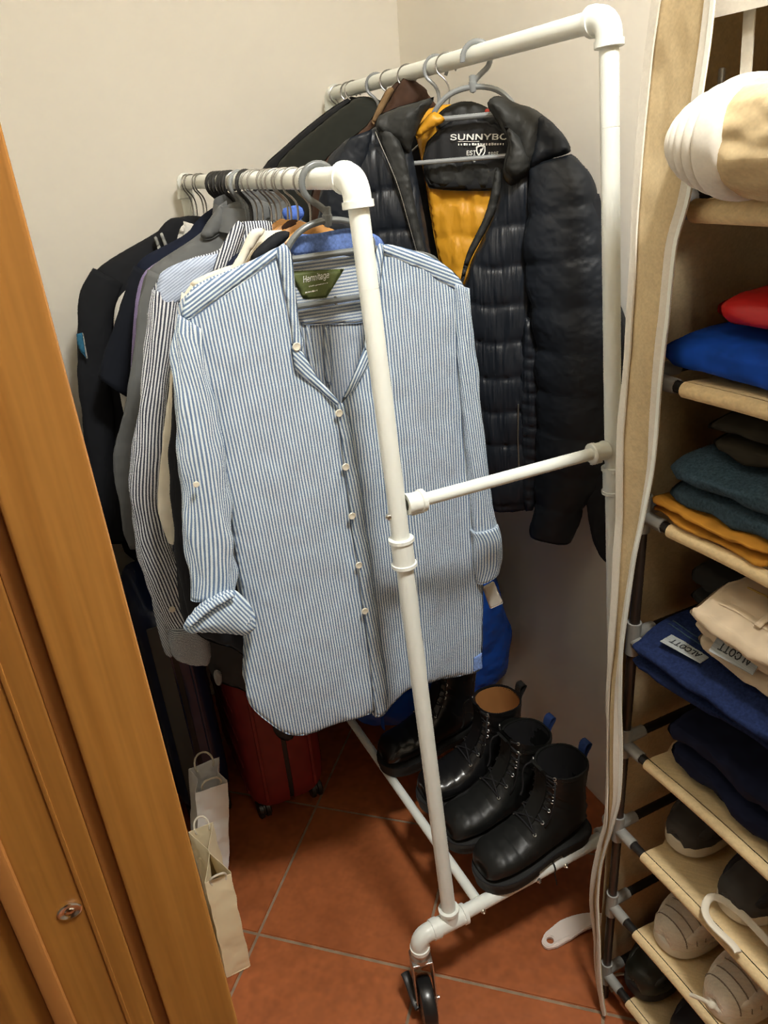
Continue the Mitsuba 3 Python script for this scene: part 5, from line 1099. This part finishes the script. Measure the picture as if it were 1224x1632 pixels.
ZV = 1.612
drape(lambda u, v: np.stack([PX-.013+.006*nz3(u*9, v*3, 7), PY+.022+(PN-.02-PY-.022)*u, ZV+(ZT-ZV)*v], 1), 40, 8, 'm_cover', 'front_valance')
drape(lambda u, v: np.stack([PX-.0165+.003*nz3(u*12, v*2, 8), PY+.024+(PN-.02-PY-.022)*u, ZV-.018+.020*v], 1), 50, 4, 'm_binding', 'piping', .0025, 'white piping along the top edge')
# front border strip at the far corner, hanging loose, with white piping and the zip track
LE = np.array([(-0.136, 1.642), (-0.128, 1.622), (-0.125, 1.606), (-0.119, 1.567), (-0.115, 1.495), (-0.116, 1.419), (-0.119, 1.354), (-0.120, 1.303), (-0.121, 1.250), (-0.120, 1.159), (-0.121, 1.108), (-0.120, 0.987), (-0.121, 0.865), (-0.122, 0.744), (-0.130, 0.608), (-0.139, 0.534), (-0.141, 0.480), (-0.128, 0.400), (-0.117, 0.318), (-0.113, 0.247), (-0.128, 0.142), (-0.137, 0.062), (-0.155, 0.010), (-0.172, -0.010)])
RE = np.array([(-0.217, 1.626), (-0.218, 1.601), (-0.218, 1.579), (-0.217, 1.555), (-0.215, 1.529), (-0.213, 1.485), (-0.207, 1.439), (-0.192, 1.383), (-0.189, 1.310), (-0.187, 1.285), (-0.185, 1.218), (-0.185, 1.141), (-0.177, 1.046), (-0.169, 0.978), (-0.166, 0.917), (-0.162, 0.840), (-0.163, 0.761), (-0.168, 0.669), (-0.172, 0.556), (-0.162, 0.477), (-0.149, 0.405), (-0.144, 0.353), (-0.146, 0.292), (-0.160, 0.191), (-0.170, 0.114), (-0.180, 0.045), (-0.187, 0.016)])
from scipy.interpolate import PchipInterpolator as PI_
zq = np.linspace(0, 1, 140)
zc_ = LE[0, 1]+(LE[-1, 1]-LE[0, 1])*zq; zd_ = RE[0, 1]+(RE[-1, 1]-RE[0, 1])*zq
L_ = np.c_[PI_(LE[::-1, 1], LE[::-1, 0])(zc_), zc_]; R2 = np.c_[PI_(RE[::-1, 1], RE[::-1, 0])(zd_), zd_]
def strip(ca, cb, mat, name, off, thick=.0012, label=None, nu=10):
    """ca, cb: (edge, metres inwards) with edge 0 = far edge, 1 = zip edge."""
    gap = np.linalg.norm(R2-L_, axis=1)
    def f(u, v):
        i = np.clip((v*139).round().astype(int), 0, 139)
        ka, kb = [(c[1]/gap[i] if c[0] == 0 else 1-c[1]/gap[i]) for c in (ca, cb)]
        k = ka+(kb-ka)*u
        yz = L_[i]*(1-k)[:, None]+R2[i]*k[:, None]
        kc = np.clip(k, 0, 1)
        x = .235-.010*kc+off+.012*nz3(kc*1.6, v*8, 11)+.004*np.sin(kc*4+v*15)
        return np.stack([x, yz[:, 0], yz[:, 1]], 1)
    return drape(f, nu, 140, mat, name, thick, label)
strip((0, .0), (1, 0.0), 'm_cover', 'border_strip', 0, label='loose front border strip of the cover', nu=16)
strip((0, -.003), (0, .0085), 'm_binding', 'piping', -.003, .0024, 'white piping on the edge of the border strip', 4)
strip((1, .0125), (1, .002), 'm_binding', 'zip_track', -.003, .0016, 'white zip tape with fine teeth', 4)
strip((1, .002), (1, -.003), 'm_pipe', 'zip_coil', -.0035, .0022, None, 3)
# small side strap and bulge of cover beyond the strip
drape(lambda u, v: np.stack([.30+.02*u, -.105-.02*u+.0*v, 1.315+.055*v+.028*u], 1)[:, :]*1.0, 6, 4, 'm_binding', 'side_tie', .002)
# zip tapes at the top behind the roll
for a_, b_, w_ in (((-.222, 1.598), (-.238, 1.50), .013),):
    drape(lambda u, v, a_=a_, b_=b_, w_=w_: np.stack([PX+.004-.01*v, a_[0]+(b_[0]-a_[0])*v-w_*u, a_[1]+(b_[1]-a_[1])*v], 1), 4, 12, 'm_binding', 'zip_track', .0016)
sl_ = obj('zip_slider', box(PX-.006, PX+.000, -.212, -.206, 1.535, 1.552, .002), 'm_zinc', ward)
# rolled-up front door, its end a stepped spiral of white piping
rc = np.array([.215, 0, 1.488]); RR = .056
y_end = -.270
def coil(r, ya, yb, mat, name, label=None, seed=0, wrinkle=0.0, oval=.94, taper=0.0):
    n = 64; an = np.arange(n)*2*np.pi/n; rings = []
    for yy in np.linspace(ya, yb, 2 if wrinkle == 0 else 60):
        P = np.stack([rc[0]+r*np.cos(an), np.full(n, yy), rc[2]+oval*r*np.sin(an)], 1)
        if wrinkle: 
            q = (meshkit.fbm(np.stack([np.cos(an)*1.7, np.full(n, yy*13), np.sin(an)*1.7+3], 1), 3, seed)-.5)*wrinkle
            q = q*np.clip((ya-yy)/.03, 0, 1)-abs(wrinkle)*.0; P[:, 0] += q*np.cos(an); P[:, 2] += q*np.sin(an)
        rings.append(P)
    return obj(name, loft(rings, True, True), mat, ward, smooth=40, label=label)
coil(RR-.003, y_end-.006, PN+.02, 'm_roll', 'rolled_door', 'rolled-up beige front of the wardrobe', 3, .020)
CO_ = [(RR+.0015, -.020, .008), (RR-.0035, .0110, .0240), (RR-.0085, .0272, .0390), (RR-.0145, .0422, .0520), (RR-.0215, .0550, .0630), (RR-.0290, .0658, .0720), (RR-.0370, .0745, .0790), (RR-.0450, .0812, .0845)]
n = 64; an = np.arange(n)*2*np.pi/n
ringy = lambda prof: [np.stack([rc[0]+q*np.cos(an), np.full(n, y_end+yy), rc[2]+.94*q*np.sin(an)], 1) for yy, q in prof]
for q, (r_, ya, yb) in enumerate(CO_):
    w_ = yb-ya; bu = min(.0028, w_*.5)
    prof = [(ya-.004, r_-.008)]+[(ya+w_*t, r_-bu+bu*math.sin(math.pi*t)**.4) for t in np.linspace(0, 1, 12)]+[(yb-.002, r_-.008)]
    obj('roll_piping', loft(ringy(prof), True, True), 'm_binding', ward, smooth=60, label='white piping wound in the end of the roll')
obj('rolled_core', loft(ringy([(-.004, RR-.004)]+[(yb, r_-.0068) for r_, ya, yb in CO_[:-1]]+[(.080, .006)]), True, True), 'm_roll', ward, smooth=40)

# ------------------------------------------------------------------ folded clothes on the shelves
FOLDS = {}
def hit(k, o, d):
    """first point of the folded garment k on the line from o along d"""
    best = 9
    for m in FOLDS[k]:
        a, b, c = (np.array(m.vertices)[m.faces[:, q]] for q in range(3)); e1, e2 = b-a, c-a; h = np.cross(d, e2); det = (e1*h).sum(1); det = np.where(np.abs(det) < 1e-14, 1e-14, det)
        sv = o-a; u = (sv*h).sum(1)/det; q_ = np.cross(sv, e1); v = (q_*d).sum(1)/det; t = (e2*q_).sum(1)/det
        ok = (u >= 0) & (v >= 0) & (u+v <= 1) & (t > 0)
        if ok.any(): best = min(best, t[ok].min())
    return o+np.asarray(d)*best
def folded(name, label, catg, x0, x1, y0, y1, z0, h, mat, layers=2, seed=1, noise=.008, droop=0.0, skew=0.0, group=None, dome=0.0):
    """a folded garment: stacked layers with rounded folds towards the front."""
    k = thing(name, label, catg, group)
    ph = h/layers
    for l in range(layers):
        n = 44; an = np.arange(n)*2*np.pi/n; ca, sa = np.cos(an), np.sin(an); rings = []
        for t in np.linspace(0, 1, 30):
            tm = min(t, 1-t); e = max(.45, math.sqrt(max(0, 1-(1-tm/.05)**2)) if tm < .05 else 1)
            yy = y1+(y0-y1)*t
            xx = (x0+x1)/2+skew*(t-.5)+(x1-x0)/2*np.sign(ca)*np.abs(ca)**.5*(.92+.08*e)
            zz = z0+ph*(l+.5)+ph/2*e*np.sign(sa)*np.abs(sa)**.62
            P = np.stack([xx-.006*l, np.full(n, yy), zz], 1)
            q = meshkit.fbm(P*np.array([14, 11, 20])+seed*7+l*3, 3, seed)-.5
            q2 = meshkit.fbm(P*np.array([30, 42, 60])+seed*3+l, 2, seed+5)-.5; P[:, 0] += q*noise*2.6+q2*noise*.8; dz_ = q*noise*1.5+q2*noise*.5; P[:, 2] += np.maximum(dz_, z0-P[:, 2]) if l == 0 else dz_
            fr = np.clip((x0+.06-P[:, 0])/.06, 0, 1); P[:, 2] -= droop*fr**2
            if dome: P[:, 2] += dome*np.sin(math.pi*np.clip((P[:, 0]-x0)/(x1-x0), 0, 1))*np.sin(math.pi*(.15+.85*t))*(l+.5)/layers
            rings.append(P)
        fm_ = loft(rings); FOLDS.setdefault(k, []).append(fm_); obj('fold', fm_, mat, k, smooth=60)
    return k
zs = lambda i: LEVELS[i]+.0088
folded('folded_shirt', 'royal blue folded shirt on the shelf under the red one', 'folded clothes', .248, .49, -.70, -.158, zs(6), .050, 'm_royal', 1, 3, .006, dome=.010)
folded('folded_shirt', 'shiny red folded shirt lying on the royal blue one', 'folded clothes', .262, .49, -.70, -.215, zs(6)+.054, .046, 'm_red_satin', 1, 4, .008, dome=.016)
# trousers and jeans
folded('trousers', 'mustard trousers folded lowest on the shelf under the dark denim', 'trousers', .246, .48, -.345, -.165, zs(5), .026, 'm_mustard', 2, 5, .010)
folded('jeans', 'grey-blue denim jeans folded in a thick wad on the mustard trousers', 'jeans', .252, .49, -.66, -.188, zs(5)+.028, .066, 'm_denim_teal', 2, 6, .012, droop=.006)
folded('trousers', 'dark olive trousers heaped on the grey-blue jeans below the blue shirt', 'trousers', .275, .49, -.60, -.225, zs(5)+.098, .052, 'm_dark_olive', 2, 7, .016, dome=.01)
folded('trousers', 'khaki trousers at the far side of the denim pile', 'trousers', .262, .46, -.60, -.335, zs(5)+.092, .030, 'm_khaki', 1, 8, .012)
def patch(z, x, y, w, h, text, parent, rot=0.0, tilt=0.0):
    """a grey woven waistband label with dark lettering, seen lying on the folded jeans"""
    b_ = box(-w/2, w/2, -h/2, h/2, 0, .0014, .0006); t_ = meshkit.text_mesh(text, h*.40, .0005, True); tv = np.array(t_.vertices); tv[:, 0] -= (tv[:, 0].min()+tv[:, 0].max())/2; tv[:, 0] *= w*.72/np.ptp(tv[:, 0]); tv[:, 1] -= h*.2; tv[:, 2] += .0013
    R1 = trimesh.transformations.euler_matrix(tilt, 0, 0)[:3, :3]; R2 = trimesh.transformations.euler_matrix(0, 0, math.radians(rot))[:3, :3]
    go = lambda v: (np.asarray(v) @ R1.T) @ R2.T+[x, y, z]
    p_ = obj('waist_label', TM(go(b_.vertices), b_.faces), 'm_label_grey', parent, label='grey woven label with dark capitals')
    obj('lettering', TM(go(tv), t_.faces), 'm_print_dark', p_, smooth=False)
k1 = folded('jeans', 'dark blue jeans with a grey label, folded edge hanging over the shelf bar', 'jeans', .226, .49, -.66, -.186, zs(4), .046, 'm_denim_blue', 2, 9, .008, droop=.022, skew=.03)
k2 = folded('jeans', 'beige jeans with a grey label folded on top of the dark blue jeans', 'jeans', .240, .49, -.66, -.262, zs(4)+.050, .085, 'm_beige_denim', 3, 10, .010, droop=.012)
folded('trousers', 'charcoal trousers pushed to the back beside the beige jeans', 'trousers', .31, .50, -.40, -.192, zs(4)+.052, .075, 'm_charcoal', 2, 11, .016)
folded('sweater', 'midnight blue sweater filling the shelf below the jeans', 'sweater', .262, .50, -.68, -.222, zs(3), .098, 'm_midnight', 2, 12, .016, dome=.02)
patch(zs(4)+.0365, .243, -.250, .062, .024, 'ALCOTT', k1, 98, .0)
d_ = np.array([.72, 0, -.69]); (ly_, lz_), = [(-0.330, 0.928)]
h0 = hit(k2, np.array([.236, ly_, lz_])-d_*.3, d_)-d_*.002
patch(h0[2], h0[0], h0[1], .060, .024, 'ALCOTT', k2, 96, -.80)
# waistband with belt loop and seams of the beige jeans
wb = [hit(k2, np.array([.25, y_, zs(4)+.35]), np.array([.0, 0, -1.0]))+[0, 0, .0015] for y_ in np.linspace(-.285, -.60, 22)]
obj('waistband', tube(spline(np.array(wb), 60)+np.array([.012, 0, 0]), .012, 12, flat=.22), 'm_beige_denim', k2)
for y_ in (-.345, -.43):
    bl = [hit(k2, np.array([x_, y_, zs(4)+.35]), np.array([.0, 0, -1.0]))+[0, 0, .005] for x_ in (.246, .254, .262, .270, .280)]
    obj('belt_loop', tube(np.array(bl), .0045, 10, flat=.4), 'm_beige_denim', k2)
sm_ = [hit(k2, np.array([.292, y_, zs(4)+.35]), np.array([.0, 0, -1.0]))+[0, 0, .0006] for y_ in np.linspace(-.29, -.60, 30)]
obj('seam', tube(np.array(sm_), .0013, 6), 'm_thread', k2)
for kk, xs_ in ((k1, .262), (k1, .270)):
    sm_ = [hit(kk, np.array([xs_, y_, zs(4)+.048]), np.array([.0, 0, -1.0]))+[0, 0, .0006] for y_ in np.linspace(-.20, -.262, 14)]
    obj('seam', tube(np.array(sm_), .0009, 6), 'm_denim_teal', kk)

# ------------------------------------------------------------------ shoes
def shoe(label, x0, y0, z0, rot, L, mat, toe_mat, sole_mat, group=None, low=True, lace=None, mouth='m_shoe_dark'):
    """a low shoe, toe towards -x, toe tip at (x0, y0)."""
    k = thing('shoe', label, 'shoe', group); r_ = math.radians(rot); c_, s_ = math.cos(r_), math.sin(r_); sc = L/.27
    def W(P):
        P = np.atleast_2d(P); return np.stack([x0+P[:, 0]*c_-P[:, 1]*s_, y0+P[:, 0]*s_+P[:, 1]*c_, z0+P[:, 2]], 1)
    fx = np.array([(0, 0), (.004, .020), (.018, .036), (.045, .046), (.085, .048), (.130, .042), (.175, .038), (.225, .038), (.258, .030), (.269, .014), (.270, 0)])
    fo = chaikin(np.vstack([fx, fx[-2:0:-1]*[1, -1]]), 2)*sc
    def offset(q, z): return np.c_[np.array([(c2*q+(1-q)*np.array([.5*L*.0+c2[0]*.0, 0])) if False else c2 for c2 in fo]), np.full(len(fo), z)]
    cen = np.array([L*.45, 0]); ins = lambda q, z: np.c_[cen+(fo-cen)*q, np.full(len(fo), z)]
    obj('sole', loft([W(ins(.97, .0)), W(ins(1.0, .004)), W(ins(1.0, .020)), W(ins(.985, .024)), W(ins(.96, .025))]), sole_mat, k, smooth=50)
    st = np.array([(.0, .026), (.006, .046), (.03, .058), (.06, .064), (.09, .072), (.12, .084), (.145, .092), (.17, .086), (.21, .078), (.25, .086), (.27, .088)])
    hz_ = np.interp(fo[:, 0]/sc, st[:, 0], st[:, 1])
    rings = []
    for v in np.linspace(0, 1, 14):
        q = .975-.03*v-.42*v**4*(1-np.clip((fo[:, 0]/sc-.12)/.05, 0, 1))
        P = cen+(fo-cen)*np.c_[q, q]
        zz = .022+(hz_-.022)*np.sin(v*math.pi/2)**.8
        rings.append(W(np.c_[P, zz]))
    top = rings[-1]
    obj('upper', loft(rings, True, False), mat, k, smooth=60)
    vamp = []
    for q in np.linspace(1, .05, 8):
        lp = W(np.c_[cen+(fo-cen)*(.525*q)*np.ones((len(fo), 1)), np.interp(fo[:, 0]/sc, st[:, 0], st[:, 1])])
        vamp.append(lp)
    # toe cap of nested stitched bands
    for i, q in enumerate((1.0, .84, .68, .52)):
        m_ = fo[:, 0]/sc < .088
    cap = []
    for v in np.linspace(0, 1, 16):
        xx = .004+.088*v*sc; hw = np.interp(xx/sc, fx[:6, 0], fx[:6, 1])*sc*.985; zt = np.interp(xx/sc, st[:, 0], st[:, 1])+.002+.0012*math.sin(v*14); n = 25
        an = np.linspace(0, math.pi, n); P = np.c_[np.full(n, xx), hw*np.cos(an), .022+(zt-.022)*np.sin(an)**.75]
        cap.append(W(np.vstack([P, P[::-1]*[1, .96, 1]-[0, 0, .003]])))
    obj('toe_cap', loft(cap), toe_mat, k, smooth=40)
    if lace:
        for i in (3, 6, 9, 12):
            obj('stitching', tube(cap[i][1:24]*np.array([1, 1, 1])+np.array([0, 0, .0008]), .0011, 6), 'm_stitch', k)
    tn = []
    for v in np.linspace(0, 1, 14):
        xx = (.07+.085*v)*sc; zt = np.interp(xx/sc, st[:, 0], st[:, 1])+.003; n = 17; an = np.linspace(-1, 1, n); hw = .034-.008*v
        P = np.c_[np.full(n, xx), hw*an, zt-.020*an**2*(1-.3*v)]; tn.append(W(np.vstack([P, P[::-1]-[0, 0, .004]])))
    obj('tongue', loft(tn), mat, k, smooth=40)
    obj('insole', loft([W(ins(.90, .030)), W(ins(.90, .034))]), mouth, k, smooth=40)
    if lace:
        ms_ = []
        for i in range(5):
            xx = (.085+.014*i)*sc; zt = np.interp(xx/sc, st[:, 0], st[:, 1])+.008
            ms_.append(tube(spline(W(np.array([(xx, -.026, zt-.012), (xx+.004, -.012, zt), (xx+.004, .012, zt), (xx, .026, zt-.012)])), 10), .0022, 8))
        obj('laces', cat(*ms_), lace, k)
    return k
shoe('grey suede shoe with pale rim, farthest along the shelf under the sweater', .288, -.232, zs(2), 4, .235, 'm_shoe_grey', 'm_shoe_grey', 'm_rubber_white')
shoe('dark grey shoe beside the grey suede one, at the picture edge', .270, -.352, zs(2), 0, .24, 'm_shoe_dark', 'm_shoe_grey', 'm_rubber_white')
shoe('off-white canvas sneaker with stitched round toe on the shelf, the one nearer the corner pole', .258, -.258, zs(1), 2, .25, 'm_canvas_white', 'm_canvas_white', 'm_rubber_white', None, lace='m_string')
shoe('off-white canvas sneaker with stitched round toe and hanging lace, the one by the picture edge', .250, -.372, zs(1), 0, .25, 'm_canvas_white', 'm_canvas_white', 'm_rubber_white', None, lace='m_string')
shoe('dark green leather shoe with rounded toe on the lowest shelf next to the pole', .258, -.208, zs(0), 8, .25, 'm_shoe_green', 'm_shoe_green', 'm_shoe_dark')
shoe('near-black shoe with rounded toe on the lowest shelf beside the green one', .256, -.318, zs(0), 2, .25, 'm_shoe_dark', 'm_shoe_dark', 'm_shoe_dark')
sl2 = spline(np.array([(.236, -.405, zs(2)+.010), (.236, -.366, zs(2)+.012), (.244, -.338, zs(2)+.016), (.262, -.332, zs(2)+.022), (.272, -.352, zs(2)+.026), (.272, -.40, zs(2)+.030), (.272, -.46, zs(2)+.034)]), 50)
tag(obj('shoe_strap', tube(sl2, .0055, 12, flat=.5), 'm_rubber_white'), 'off-white strap looped on the shelf in front of the dark grey shoe', 'strap')
lc_ = spline(np.array([(.236, -.392, zs(1)+.050), (.228, -.380, zs(1)+.058), (.226, -.366, zs(1)+.050), (.224, -.352, zs(1)+.040)]), 20)
tag(obj('shoelace', cat(tube(lc_, .0032, 10), trimesh.creation.icosphere(2, .006).apply_translation(lc_[4])), 'm_string'), 'knotted white shoelace end poking out at the picture edge', 'shoelace')

tag(obj('white_cord', tube(spline(np.array([(.262, -.158, .012), (.268, -.142, .020), (.285, -.140, .022), (.31, -.150, .018), (.34, -.16, .012)]), 24), .0028, 8), 'm_string'), 'short white cord curled on the floor at the foot of the wardrobe pole', 'cord')
